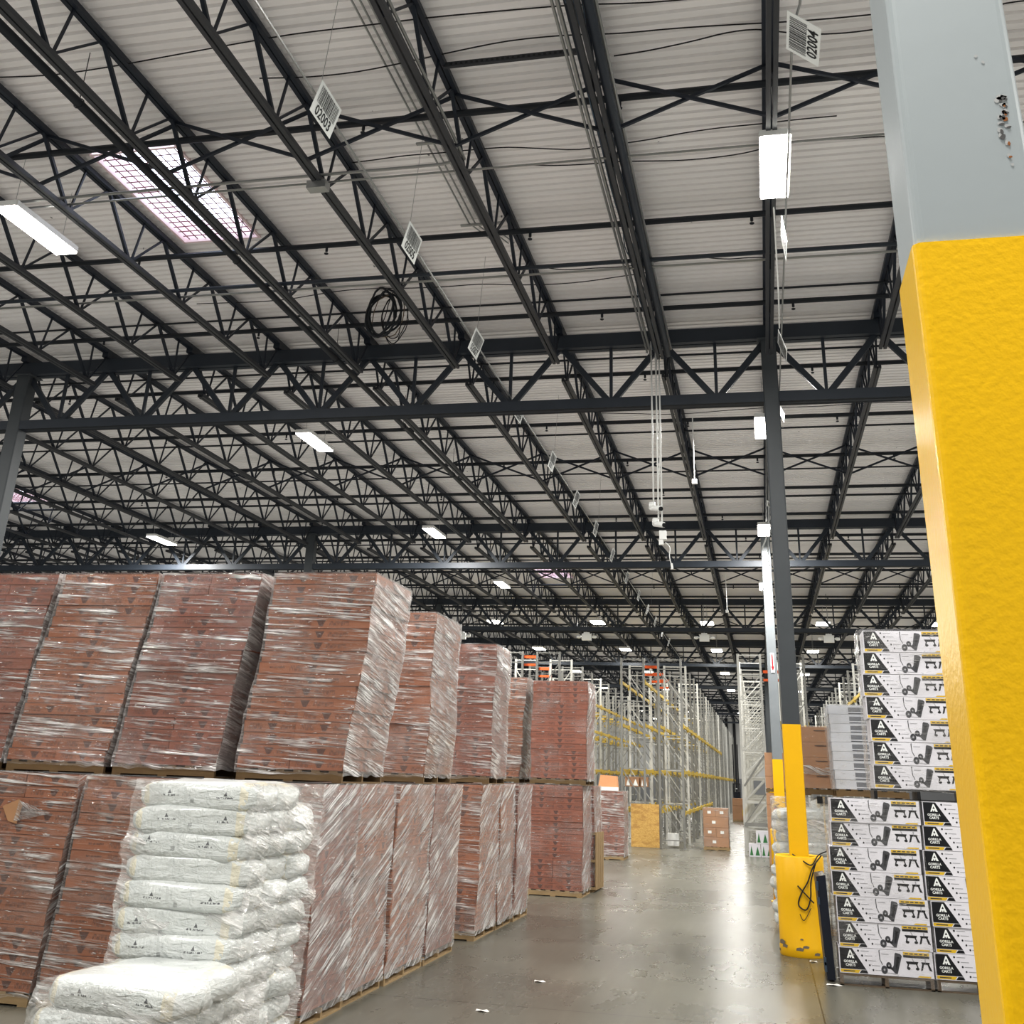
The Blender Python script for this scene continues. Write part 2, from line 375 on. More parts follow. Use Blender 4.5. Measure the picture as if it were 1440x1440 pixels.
# ------------------------------------------------------------------ roof steel
def joist_meshes():
    Lb=14.5; zt,zb=ZT-.06,8.585; res=[]
    g=MB(); 
    for s in (-1,1): g.box(s*.034-.026,s*.034+.026,.06,Lb-.06,zt-.065,zt)      # top chord, two angles
    g.box(-.06,.06,.0,.22,9.21,zt); g.box(-.06,.06,Lb-.22,Lb,9.21,zt)
    res.append(g.mesh('top_chord',[M['steel']]))
    g=MB()
    for s in (-1,1): g.box(s*.034-.024,s*.034+.024,.42,Lb-.42,zb-.03,zb+.03)
    res.append(g.mesh('bottom_chord',[M['chord']]))
    g=MB(); n=9; p=(Lb-1.24)/n; bz,tz=zb,zt-.05
    B=[.62+p*k for k in range(n+1)]; 
    g.bar((0,.10,tz),(0,B[0],bz),.030); g.bar((0,Lb-.10,tz),(0,B[-1],bz),.030)
    for k in range(n):
        m=(B[k]+B[k+1])/2
        g.bar((0,B[k],bz),(0,m,tz),.028); g.bar((0,m,tz),(0,B[k+1],bz),.042)
        g.bar((.0,B[k]+.03,bz),(.0,B[k]+.20,tz),.026)
    g.bar((0,B[-1],bz),(0,B[-1],tz),.026)
    res.append(g.mesh('web',[M['steel']]))
    return res
JM=joist_meshes()
CX=.414
ranges=[(-9,2),(-16,3),(-20,5),(-13,6),(-13,7),(-12,9),(-13,10),(-14,11),(-16,12)]
bayname=['before the first girder','just past the first girder','past the second girder']
for k,(a,b) in enumerate(ranges):
    for i in range(a,b+1):
        x=CX+1.75*i
        if k==0: lab=f"dark roof joist {bayname[0]}, {'on the column line' if i==0 else ORD[abs(i)-1]+(' from the columns, carton side' if i<0 else ' from the columns, cart-box side')}"
        elif k<3: lab=f"dark roof joist {bayname[k]}, {'on the column line' if i==0 else ORD[abs(i)-1]+(' from the columns, carton side' if i<0 else ' from the columns, cart-box side')}"
        else: lab='dark steel open-web roof joist in one of the far roof bays'
        t=thing('roof_joist',lab,'joist',(x,2.5+14.5*k,0),'parallel open-web roof joists')
        for nm,me in zip(('top_chord','bottom_chord','web'),JM): link(nm,me,t)
# girders between columns
def girder_meshes():
    W=14.0; res=[]; zt0,zt1,zb0,zb1=8.96,9.20,7.86,8.03
    g=MB()
    g.box(0,W,-.13,-.02,zt0,zt1); g.box(0,W,.02,.13,zt0,zt1); res.append(g.mesh('top_chord',[M['girder']]))
    g=MB(); g.box(.12,W-.12,-.12,-.02,zb0,zb1); g.box(.12,W-.12,.02,.12,zb0,zb1); g.box(.12,W-.12,-.12,.12,zb0,zb0+.02); res.append(g.mesh('bottom_chord',[M['girder']]))
    g=MB()
    for k in range(8):
        x=1.75*k; m=x+.875
        g.bar((x+.05,0,zt0),(m-.06,0,zb1),.095,.07,up=(0,1,0)); g.bar((x+1.70,0,zt0),(m+.06,0,zb1),.095,.07,up=(0,1,0)); g.bar((m,0,zb1),(m,0,zt0),.05)
    res.append(g.mesh('web',[M['girder']])); return res
GM=girder_meshes()
for k in range(1,9):
    for i in ((-2,-1,0) if k<3 else (-2,-1,0,1)):
        where={-2:'beyond the dark column behind the cartons',-1:'spanning above the aisle to the grey column',0:'running from the grey column over the cart boxes',1:'far over the side racks'}[i]
        t=thing('roof_girder',f"deep dark truss girder, {ORD[k-1]} crosswise row, {where}",'girder',(CX+14*i,2.5+14.5*k,0),'crosswise roof girders')
        for nm,me in zip(('top_chord','bottom_chord','web'),GM): link(nm,me,t)
# columns
def column(x,y,mat,label,ztop=2.93,w=.262,sleeve=.29,guardmat=None,zs=0,top=8.96,group=None):
    t=thing('steel_column',label,'column',(x,y,0),group); t['kind']='thing'
    g=MB(); h=w/2; rr=.022
    # rounded square tube
    prof=[]
    for cx_,cy_,a0 in ((h-rr,h-rr,0),(-h+rr,h-rr,90),(-h+rr,-h+rr,180),(h-rr,-h+rr,270)):
        for q in range(5): a=math.radians(a0+q*22.5); prof.append((cx_+rr*math.cos(a),cy_+rr*math.sin(a)))
    def ext(g,prof,z0,z1,m=0):
        n=len(prof)
        for q in range(n):
            (x0,y0),(x1,y1)=prof[q],prof[(q+1)%n]; g.poly([(x0,y0,z0),(x1,y1,z0),(x1,y1,z1),(x0,y0,z1)],m)
        g.poly([(a,b,z1) for a,b in prof],m); g.poly([(a,b,z0) for a,b in reversed(prof)],m)
    ext(g,prof,0,top); g.box(-h-.06,h+.06,-h-.06,h+.06,top-.02,top); g.build('shaft',mat,t)
    if sleeve:
        k=sleeve/w; g=MB(); p2=[(a*k,b*k) for a,b in prof]; ext(g,p2,zs,ztop)
        g.build('yellow_guard',guardmat or M['yellow'],t)
    return t
column(CX,17.0,M['colshaded'],'dark grey square steel column with yellow lower part rising from a round yellow barrel guard',ztop=2.93,w=.245,sleeve=.262)
column(CX-.06,31.45,M['colshaded'] if 0 else paint('column_mid_grey',(.22,.24,.255),.45),'mid grey steel column just behind the barrel column, bearing a small arrow sign',ztop=2.75,w=.262,sleeve=.275)
tn=column(.528,2.43,M['collit'],'huge pale grey column with chipped paint and a glossy yellow guard filling the frame edge',ztop=3.245,w=.272,sleeve=.284,guardmat=M['yellow_near'])
column(CX-14,17.0,M['colshaded'],'steel column coloured dark as in shade, standing behind the shrink-wrapped carton loads',ztop=0,w=.27,sleeve=0)
column(CX-14,31.5,M['colshaded'],'second dark column farther back among the roof joists, above the cartons',w=.27,sleeve=0)
column(CX-14,46,M['colshaded'],'third dark column barely seen over the carton loads',w=.27,sleeve=0)
for k in range(5,9): column(CX,2.5+14.5*k-0,M['colshaded'],f'far column standing in line down the aisle beside the racks',w=.26,sleeve=.275,group='far columns down the aisle')
# chipped paint on the near column
g=MB(); random.seed(3)
def chip(g,cx_,cz,rx,rz,m,y):
    pts=[]
    for q in range(9):
        a=2*PI*q/9; k=random.uniform(.65,1.2); pts.append((cx_+rx*k*math.cos(a),y,cz+rz*k*math.sin(a)))
    g.poly(pts,m)
FY=-.272/2
cz0=3.545
for q in range(16):
    cz=cz0+random.uniform(-.10,.085); cx_=.088+random.uniform(-.012,.014)
    chip(g,cx_,cz,random.uniform(.004,.011),random.uniform(.004,.010),2,FY-.0012)
    chip(g,cx_+.003,cz-.004,random.uniform(.002,.007),random.uniform(.003,.007),random.choice((0,1,1)),FY-.0020)
CHIPM=[paint('rust',(.30,.12,.04),.9),paint('primer_dark',(.10,.10,.10),.8),paint('paint_flake',(.45,.46,.46),.6)]
g.build('chipped_paint',CHIPM,tn)
for a,b in ((.052,3.735),(.066,3.715),(.093,3.43)):
    g=MB(); chip(g,a,b,.004,.005,2,FY-.0012); g.build('paint_chip',CHIPM,tn)

# barrel guard
t=thing('barrel_guard','round yellow steel barrel guard with scuffed foot around the column base','guard',(.41,16.93,0))
g=MB(); g.lathe([(.315,.0),(.325,.02),(.325,.12),(.318,.14),(.322,.7),(.325,1.20),(.312,1.22),(.300,1.20)],n=40,cap=False); g.build('shell',M['yellow'],t,True)
g=MB()
n=40
g.lathe([(.300,1.13),(.300,1.16)],n=n); g.build('concrete_fill',M['concretefill'],t)
g=MB(); 
for a,z,s in ((3.6,.16,.07),(3.8,.12,.05),(4.5,.10,.05),(4.75,.13,.04),(4.6,.22,.02),(5.2,.05,.04),(3.3,.06,.04)):
    g.poly([( .328*math.cos(a+da*s*6),.328*math.sin(a+da*s*6),z+dz*s) for da,dz in ((-.5,-.3),(.4,-.4),(.6,.2),(.1,.5),(-.4,.3))])
g.build('scuffs',paint('scuffed_concrete',(.20,.17,.13),.9),t)
# black straps hanging over the barrel
g=MB()
def curve_pts(ps,n=8):
    out=[]
    for i in range(len(ps)-1):
        p0=Vector(ps[max(i-1,0)]);p1=Vector(ps[i]);p2=Vector(ps[i+1]);p3=Vector(ps[min(i+2,len(ps)-1)])
        for k in range(n):
            s=k/n; out.append(.5*((2*p1)+(-p0+p2)*s+(2*p0-5*p1+4*p2-p3)*s*s+(-p0+3*p1-3*p2+p3)*s**3))
    out.append(Vector(ps[-1])); return out
g.tube(curve_pts([(.32,16.72,1.235),(.44,16.62,1.17),(.56,16.60,1.12),(.66,16.66,1.24),(.78,16.60,1.30)]),.008,6)
g.tube(curve_pts([(.70,16.66,1.24),(.58,16.59,1.10),(.50,16.58,.92),(.41,16.58,.78),(.36,16.60,.66),(.38,16.59,.60),(.46,16.585,.58),(.52,16.585,.72),(.54,16.59,.92),(.62,16.60,1.16)]),.009,6)
g.tube(curve_pts([(.36,16.59,.86),(.44,16.58,.78),(.56,16.59,.66)]),.009,6)
g.tube(curve_pts([(.37,16.6,.52),(.42,16.58,.45),(.52,16.6,.60)]),.005,5)
tag(g.build('packing_strap',M['cable'],smooth=True),'loose black packing strap dangling over the yellow barrel guard','strap')
# yellow bollard and other safety items behind
t=thing('safety_post','slim yellow floor post behind the barrel guard','post',(.11,24.1,0)); g=MB(); g.lathe([(.055,0),(.055,1.27),(.045,1.30)],n=16); g.build('pole',M['yellow'],t,True); g=MB(); g.box(-.1,.1,-.1,.1,0,.012); g.build('base_plate',M['yellow'],t)
t=thing('fire_extinguisher','red fire extinguisher mounted low by the mid grey column','extinguisher',(.18,24.6,1.30)); g=MB(); g.lathe([(.0,0),(.058,.01),(.060,.05),(.060,.27),(.045,.33),(.018,.36),(.018,.38)],n=16,cap=False); g.build('cylinder',M['red'],t,True)
g=MB(); g.box(-.02,.03,-.015,.015,.375,.41); g.bar((-.02,0,.42),(.09,0,.45),.015); g.tube(curve_pts([(.03,0,.39),(.09,0,.33),(.085,0,.15)]),.008,6); g.build('valve',M['cable'],t)
g=MB(); g.box(-.045,.045,-.064,-.060,.12,.24); g.build('instruction_label',M['sign'],t)
g=MB(); g.box(-.07,.07,.058,.085,-1.30,.45); g.build('mounting_stand',M['yellow'],t)
# arrow sign on column three: white plate, red border and downward arrow
t=thing('arrow_sign','small white sign with a red downward arrow high on the mid grey column','sign',(.365,31.30,5.22)); g=MB(); g.box(-.05,.05,0,.008,-.26,.26); g.build('plate',M['sign'],t)
g=MB(); y=-.003
g.poly([(-.018,y,.22),(-.018,y,-.10),(-.042,y,-.10),(0,y,-.22),(.042,y,-.10),(.018,y,-.10),(.018,y,.22)]); g.build('red_arrow',M['red'],t)

# ------------------------------------------------------------------ crosswise pipes, bridging, conduits
def vis_x(y):   # width of roof worth spanning at depth y
    return max(XL+1,-6-y*.75), min(XR-1, 5+y*.13)
k=0; y=9.97
while y<130:
    x0,x1=vis_x(y)
    g=MB(); g.tube([(x0,y,9.12),(x1,y,9.12)],.042,8)
    if k%1==0 and y<60:
        x=math.floor(x0)+.8
        o_=.4*(k%2)
        xs=[]
        while x<x1:
            xs.append(x); x+=3.0
    where=f"{ORD[k]} in line from the skylight" if k<20 else 'far'
    t=tag(link('sprinkler_pipe',None,loc=(0,0,0)),(f"thin dark sprinkler branch pipe crossing under the deck, {where}" if k<14 else 'thin dark sprinkler pipe crossing the far roof'),'pipe','sprinkler branch pipes')
    g.build('pipe',M['pipe'],t)
    if y<48:
        for x in xs:
            g2=MB(); g2.tube([(x+o_,y,9.10),(x+o_,y,9.02)],.02,6); g2.lathe([(.012,-.05),(.03,-.04),(.032,-.03),(.012,-.02)],(x+o_,y,9.02),8); g2.build('sprinkler_head',M['pipe'],t)
    k+=1; y+=2.905
# X bridging at mid-span
for k,yb in enumerate([9.75+14.5*q for q in range(9)]):
    x0,x1=vis_x(yb); i0=math.ceil((x0-CX)/1.75); i1=math.floor((x1-CX)/1.75)
    g=MB()
    for i in range(i0,i1):
        a=CX+1.75*i; b=a+1.75
        g.bar((a,yb+.09,9.30),(b,yb+.09,8.62),.036,.036); g.bar((a,yb+.13,8.62),(b,yb+.13,9.30),.036,.036)
    tag(g.build('cross_bridging',M['steel']),f"line of dark X-shaped bridging between roof joists, {ORD[k]} line down the building",'bridging','cross bridging lines')
# thin rods & conduits across
for k,(yy_,zz_,r_,mt) in enumerate([(10.45,8.66,.014,'conduit'),(13.18,8.70,.030,'girder'),(13.40,8.70,.017,'conduit'),(15.55,9.25,.018,'pipe'),(18.2,9.25,.02,'pipe'),(20.4,9.25,.018,'pipe'),(22.6,9.2,.022,'pipe'),(26.1,9.25,.02,'pipe'),(28.6,9.2,.03,'pipe'),(34.6,9.25,.022,'pipe'),(37.2,9.2,.022,'pipe'),(43.0,9.2,.03,'pipe'),(49.5,9.2,.03,'pipe')]):
    x0,x1=vis_x(yy_); g=MB(); g.tube([(x0,yy_,zz_),(x1,yy_,zz_)],r_,6)
    tag(g.build('conduit',M[mt]),['thin bright conduit crossing below the joists by the first bar-coded sign','thick grey pipe crossing below the joists past the skylight','thin pale conduit running beside the thick grey crossing pipe'][k] if k<3 else f"thin dark rod crossing high under the deck, {ORD[k-3]} from the nearest",'conduit')
# bent conduit joining the cross run beside joist
g=MB(); g.tube(curve_pts([(-3.02,4.0,8.66),(-3.02,9.7,8.66),(-3.03,10.0,8.66),(-3.08,10.18,8.66),(-3.25,10.26,8.66),(-3.6,10.28,8.66),(-6.0,10.28,8.66),(-11,10.3,8.66)],6),.019,8)
tag(g.build('conduit',M['conduit'],smooth=True),'bright conduit running along a joist then bending sharply across the roof','conduit')
g=MB(); g.box(-.12,.12,-.07,.07,-.05,.05); o=g.build('junction_box',M['conduit']); o.location=(-4.84,10.3,8.52); tag(o,'small metal junction box clamped under a joist where conduits cross','junction box')
# sprinkler main running along the joists
t=thing('sprinkler_main','thick dark sprinkler main pipe running along beside the skylight on ring hangers','pipe',(-6.82,0,8.62))
g=MB(); g.tube([(0,3,0),(0,29.5,0)],.052,12); g.build('pipe',M['pipe'],t,True)
for y in (8.4,12.2,16,19.8,23.6,27.4):
    g=MB(); g.tube([(0.06*math.cos(a),y,.06*math.sin(a)) for a in [2*PI*q/12 for q in range(13)]],.006,5,cap=False); g.tube([(0,y,.06),(0,y,.66)],.005,5); g.build('ring_hanger',M['pipe'],t)
# conduit bank at the deck
for q in range(4):
    x=-3.70+.085*q; g=MB(); g.tube([(x,3,9.33),(x,12.9,9.33)],.013,6); g.tube([(x,12.9,9.33),(x+.25,13.6,9.33)],.010,5)
    tag(g.build('conduit',M['conduit']),f"thin grey deck conduit, {ORD[q]} in the bank of four",'conduit','bank of four deck conduits')
for y in (10.78,12.92):
    g=MB(); g.box(-3.82,-3.22,y-.02,y+.02,9.29,9.315); tag(g.build('strut_channel',M['conduit']),'strut channel clamping the conduit bank, '+('nearer one' if y<11 else 'farther one'),'bracket')
g=MB(); g.box(-3.05,-1.55,9.29,9.33,9.27,9.33); 
for q in range(24): g.box(-2.98+q*.058,-2.95+q*.058,9.285,9.29,9.288,9.312,1)
tag(g.build('strut_channel',[M['chord'],M['ink']]),'slotted dark strut channel fixed crosswise under the deck between two joists','bracket')
# cable bundle and pipes on the joist in line seven
t=thing('cable_bundle','thick bundle of conduits and loose blue-grey cables strapped along a roof joist','cables',(-1.336,0,0))
for dx,dz,r_,mt in ((-.16,8.66,.022,'conduit'),(-.22,8.70,.016,'conduit'),(.12,8.64,.05,'girder'),(.17,8.74,.020,'conduit'),(-.09,8.72,.03,'girder')):
    g=MB(); g.tube([(dx,3,dz),(dx,16.6,dz)],r_,8); g.build('conduit',M[mt],t,True)
random.seed(5)
mblue=paint('blue_grey_cable',(.10,.14,.19),.5)
for q in range(7):
    x=random.uniform(-.26,.2); pts=[]
    for i in range(26): pts.append((x+random.uniform(-.025,.025),3+i*.54,8.72+random.uniform(-.05,.05)))
    g=MB(); g.tube(curve_pts(pts,3),.008,5); g.build('loose_cable',mblue,t,True)
# sagging wires across the deck
random.seed(11)
for q,(y,a,b) in enumerate(((8.6,-9,1.5),(9.15,-5.2,3),(9.4,-1.2,3),(11.1,-4.9,1.2),(11.6,-3.0,2.5),(14.5,-3.2,.4),(21.6,-3,6),(14.9,-9,-1.3),(22.2,-1,6))):
    pts=[]; n=14
    for i in range(n+1):
        s=i/n; pts.append((a+(b-a)*s,y+.10*math.sin(s*9+q)+random.uniform(-.02,.02),9.33-.035*math.sin(s*PI*3)**2))
    g=MB(); g.tube(curve_pts(pts,3),.008,5); tag(g.build('loose_wire',M['cable']),f"thin dark wire sagging crosswise under the deck, {ORD[q]} of the loose ones",'wire','loose wires under the deck')
# coil of spare cable
t=thing('cable_coil','big loose coil of dark cable hanging from the roof joists','cable coil',(-5.69,15.0,8.98)); random.seed(9)
for q in range(9):
    rx=random.uniform(.16,.29); rz=random.uniform(.36,.50); ox=random.uniform(-.05,.07) if q<6 else .16; rot=random.uniform(-.2,.2)
    pts=[(ox+rx*math.cos(a),.05*math.sin(3*a+q)+random.uniform(-.02,.02)+.03*q,rz*math.sin(a)+rot*rx*math.cos(a)) for a in [2*PI*i/28 for i in range(29)]]
    g=MB(); g.tube(pts,.018 if q<5 else .008,6,cap=False); g.build('loop',M['pipe'] if q<5 else paint('tan_cable',(.16,.12,.08),.6) if q==5 else M['cable'],t,True)

# ------------------------------------------------------------------ bar-coded aisle signs on wires
SEG={'0':'abcdef','2':'abged','3':'abgcd','4':'fgbc','5':'afgcd','6':'afgedc','7':'abc','9':'abcdfg','8':'abcdefg','1':'bc'}
def font_mesh(txt,size,name,mat,bold=.0,sx=1.0):
    cu=bpy.data.curves.new(name,'FONT'); cu.body=txt; cu.size=size; cu.align_x='CENTER'; cu.align_y='CENTER'; cu.offset=bold; cu.space_line=.95; cu.resolution_u=2
    o=bpy.data.objects.new(name,cu); COL.objects.link(o); dg=bpy.context.evaluated_depsgraph_get(); me=bpy.data.meshes.new_from_object(o.evaluated_get(dg)); 
    bpy.data.objects.remove(o); me.materials.clear(); me.materials.append(mat); me.name=name; return me
def bars_mesh(w,h,seed):
    rr=random.Random(seed); g=MB(); x=-w/2
    while x<w/2:
        bw=rr.choice((.006,.010,.016)); g.poly([(x,0,0),(min(x+bw,w/2),0,0),(min(x+bw,w/2),0,h),(x,0,h)]); x+=bw+rr.choice((.006,.010,.014))
    return g.mesh('bar_code',[M['ink']])
BC=bars_mesh(.42,.175,4)
def aisle_sign(num,loc,face,tilt,label,group,lift=0):
    """face=+1 reads from +X side, -1 from -X side; hangs from its top edge, local x runs along the wire"""
    t=thing('aisle_sign',label,'sign',loc,group)
    t.rotation_mode='XYZ'
    rz=PI/2 if face>0 else -PI/2
    t.matrix_world=Matrix.Translation(loc)@Matrix.Rotation(rz,4,'Z')@Matrix.Rotation(-tilt,4,'X')
    g=MB(); g.box(-.255,.255,0,.006,-.34,0); g.build('plate',M['sign'],t)
    b=link('bar_code',BC,t); b.location=(0,-.002,-.205)
    n=link('number',font_mesh(num,.145,'number',M['ink'],.0025),t); n.rotation_euler=(PI/2,0,0); n.location=(0,-.003,-.272)
    return t
YS=[8.17,11.0,14.3,17.45,20.7,23.9,27.0,30.5,34.2,37.7,41.0,44.2,47.6,51.2]
for i,y in enumerate(YS):
    num='%05d'%(2003+2*i)
    aisle_sign(num,(-3.80-.012*min(i,12),y,8.21),1,-.28+.05*math.sin(i*2.3),f"white bar-coded aisle sign {'reading '+num if i<3 else 'far along the long wire'}, {ORD[i]} on the wire over the aisle",'signs on the long roof wire')
g=MB(); pts=[(-3.84,3.5,8.06)]+[(-3.90-.012*min(i,12),y,8.12) for i,y in enumerate(YS)]+[(-4.0,60,8.1)]
for i in range(len(pts)-1): g.tube([pts[i],pts[i+1]],.013,6)
tag(g.build('sign_wire',M['conduit']),'long taut pale wire carrying the row of bar-coded signs down the aisle','wire')
for i in (0,1,2,4,6,8,10):
    g=MB(); g.tube([(-3.8,YS[i]-.27,8.2),(-3.75,YS[i]-.2,9.4)],.003,4); tag(g.build('hanger_wire',M['conduit']),f"hair-thin hanger wire holding the sign wire up, {ORD[i]} sign",'wire','hanger wires of the sign wire')
YR=[7.75,11.3,14.65,17.5,20.65,24.7,28.4,30.6,35.2,38.3,40.3]
for i,y in enumerate(YR):
    num='%05d'%(2004+2*i)
    tl=[-.85,-.12,-.30,-.35,-.5,-.9,.4,-.2,.5,-1.1,-.4][i]
    aisle_sign(num,(.50 if i<4 else .36,y,8.08),-1,tl,f"white bar-coded sign {'reading '+num if i<1 else 'turned nearly edge-on'}, {ORD[i]} along the column-line wire",'signs on the column-line wire')
g=MB(); pts=[(.62,3.5,8.0),(.60,7.4,8.06)]+[(.55 if i<4 else .40,y,8.09) for i,y in enumerate(YR)]
for i in range(len(pts)-1): g.tube([pts[i],pts[i+1]],.011,6)
tag(g.build('sign_wire',M['conduit']),'pale wire carrying signs down the column line past the square ceiling light','wire')
# bright chain beside it
g=MB(); g.tube(curve_pts([(.44,11.45,8.6),(.47,12.4,8.45),(.50,13.4,8.2),(.52,14.4,8.1)]),.012,5); tag(g.build('cord',M['white'],smooth=True),'white twisted cord dropping from the square light to the sign wire','cord')

# ------------------------------------------------------------------ high-bay lights
def light_fixture(x,y,label,group,power,z=8.5,w=.31,l=1.30,lamp=True,rz=False):
    t=thing('ceiling_light',label,'ceiling light',(x,y,z),group)
    if 'hi' not in LM:
        g=MB(); g.box(-w/2,w/2,-l/2,l/2,.015,.07); g.box(-w/2-.012,-w/2,-l/2,l/2,-.005,.07); g.box(w/2,w/2+.012,-l/2,l/2,-.005,.07); g.box(-w/2,w/2,-l/2-.012,-l/2,-.005,.07); g.box(-w/2,w/2,l/2,l/2+.012,-.005,.07)
        g.box(-.06,.06,-.25,.25,.07,.12); LM['hi']=g.mesh('housing',[M['white']])
        g=MB(); g.box(-w/2,w/2,-l/2,l/2,-.03,.014); LM['lo']=g.mesh('diffuser',[M['led']])
        g=MB(); g.tube([(0,-.5,.07),(0,-.5,.85)],.004,4); g.tube([(0,.5,.07),(0,.5,.85)],.004,4); LM['ch']=g.mesh('hanger',[M['conduit']])
    link('housing',LM['hi'],t); link('diffuser',LM['lo'],t); link('hanger',LM['ch'],t)
    if lamp:
        la=bpy.data.lights.new('lamp','AREA'); la.shape='RECTANGLE'; la.size=w; la.size_y=l; la.energy=power; la.color=(1,.98,.94)
        lo=link('lamp',la,t); lo.location=(0,0,-.075)
    if rz: t.scale=(1.7,.8,1)
LM={}
PW=430
rows=[(-8.93,(1.4,10.75,20.3,29.34,38.13),'over the carton loads'),(.45,(1.4,10.68,20.3,29.5,38.6),'on the column line'),(-17.9,(10.8,20.4,29.94,39.0),'over the far side beyond the cartons'),(9.8,(1.4,10.7,20.3,29.5,38.6),'past the cart boxes')]
for x,ys,w in rows:
    for i,y in enumerate(ys):
        xx=x if not (x==.45 and y>15) else .31
        light_fixture(xx,y,f"glowing white rectangular high-bay light {w}, {ORD[i]} of its row",'long high-bay lights',PW)
for x in (-16.2,-11.5,-6.85,-2.1,2.72,7.3,12.0):
    for i,y in enumerate((48.0,58.4,71.0,84.2,98.0,112,126)):
        if y>60 and x in (-16.2,12.0): continue
        t=light_fixture(x,y,f"far high-bay light, {ORD[i]} back in the {ORD[int((x+16.2)/4.6)]} file across",'far high-bay lights',PW*.5,lamp=True,rz=True)

# emergency lights with twin heads on rods
for x,y,lab in ((-7.03,46,'twin-head emergency light on a rod over the racks'),(-2.14,46,'twin-head emergency light on a rod over the middle of the aisle'),(2.80,46,'twin-head emergency light on a rod past the grey columns'),(-12.5,46,'twin-head emergency light just above the carton loads')):
    t=thing('emergency_light',lab,'emergency light',(x,y,7.62),'emergency lights')
    g=MB(); g.box(-.20,.20,-.08,.08,-.13,.13); g.box(-.12,.12,-.06,.06,.13,.20); g.build('battery_box',M['white'],t)
    for s in (-1,1):
        g=MB(); g.lathe([(.03,.05),(.09,.04),(.10,-.04),(.04,-.07)],(s*.33,-.02,.02),12); g.bar((s*.2,0,.02),(s*.3,0,.02),.04); g.build('lamp_head',M['white'],t,True)
    g=MB(); g.tube([(0,0,.2),(0,0,1.80)],.013,6); g.build('rod',M['conduit'],t)
# camera cluster on hanging conduits
t=thing('camera_mount','pair of white security cameras at the foot of long hanging conduits','camera',(-1.44,16.86,0))
for x,z0 in ((-.075,6.15),(.0,5.95),(.055,5.9)):
    g=MB(); g.tube([(x,0,9.0),(x,0,z0)],.014,8); g.build('conduit',M['white'],t,True)
g=MB(); g.tube(curve_pts([(.03,.02,8.9),(-.01,.03,8),(.04,.02,7.2),(0,.03,6.4)]),.008,5); g.build('loose_cable',M['white'],t)
for dx,z in ((-.05,6.12),(.0,5.86)):
    g=MB(); g.tube([(dx-.07,.05,z+.03),(dx+.09,-.12,z-.03)],.045,12); g.lathe([(.05,-.05),(.055,0),(.05,.05)],(dx-.05,.03,z+.06),12); g.build('camera_body',M['white'],t,True)
    g=MB(); g.tube([(dx+.09,-.12,z-.03),(dx+.11,-.14,z-.037)],.034,12); g.build('lens',M['ink'],t)
g=MB(); g.box(.01,.12,-.05,.03,5.62,5.76); g.box(.0,.07,-.04,.03,5.54,5.62); g.build('outlet_box',M['white'],t)
g=MB(); g.tube(curve_pts([(.10,0,5.58),(.17,0,5.50),(.16,0,5.36),(.19,0,5.22)]),.008,6); g.tube([(.19,0,5.25),(.20,0,5.16)],.018,6); g.build('pigtail',M['white'],t)
for x,y,z,lab in ((-1.05,20.6,7.55,'small white sensor hanging on a thin drop in the second bay'),(-.98,38.2,7.6,'small white sensor hanging on a drop far down the column side')):
    t=thing('ceiling_sensor',lab,'sensor',(x,y,z)); g=MB(); g.box(-.05,.05,-.04,.04,-.06,.03); g.build('housing',M['white'],t); g=MB(); g.tube([(0,0,.03),(0,0,1.3)],.012,6); g.build('drop_conduit',M['white'],t)

# ------------------------------------------------------------------ pallets
def pallet_mesh(w,d,h=.11):
    g=MB(); n=6
    for i in range(n):
        y=d*(i+.5)/n; g.box(0,w,y-.045,y+.045,h-.018,h)
    for i in range(4):
        y=d*(i+.3)/3.6; g.box(0,w,y-.0,y+.09,0,.016)
    for x in (0,w/2-.02,w-.04): g.box(x,x+.04,0,d,.016,h-.018)
    return g
PAL={}
def pallet(x0,x1,y0,y1,z,label,h=.11,group='wooden pallets under the loads',along='y'):
    if z>.5: along='up'
    w,d=round(x1-x0,2),round(y1-y0,2)
    if (w,d,h,along) not in PAL:
        g=MB()
        # stringers run crosswise (x) so their ends and openings face the aisle
        for i in range(6):
            x=w*(i+.5)/6; g.box(x-.045,x+.045,0,d,h-.018,h)
        for i in range(3):
            x=[0,w/2-.05,w-.1][i]; g.box(x,x+.1,0,d,0,.016)
        for y in (0,d/2-.02,d-.04): g.box(0,w,y,y+.04,.016,h-.018)
        PAL[(w,d,h,along)]=g.mesh('pallet',[M['wood'] if along=='y' else M['wood_shaded']])
    o=link('pallet',PAL[(w,d,h,along)],loc=(x0,y0,z)); tag(o,label,'pallet',group); return o

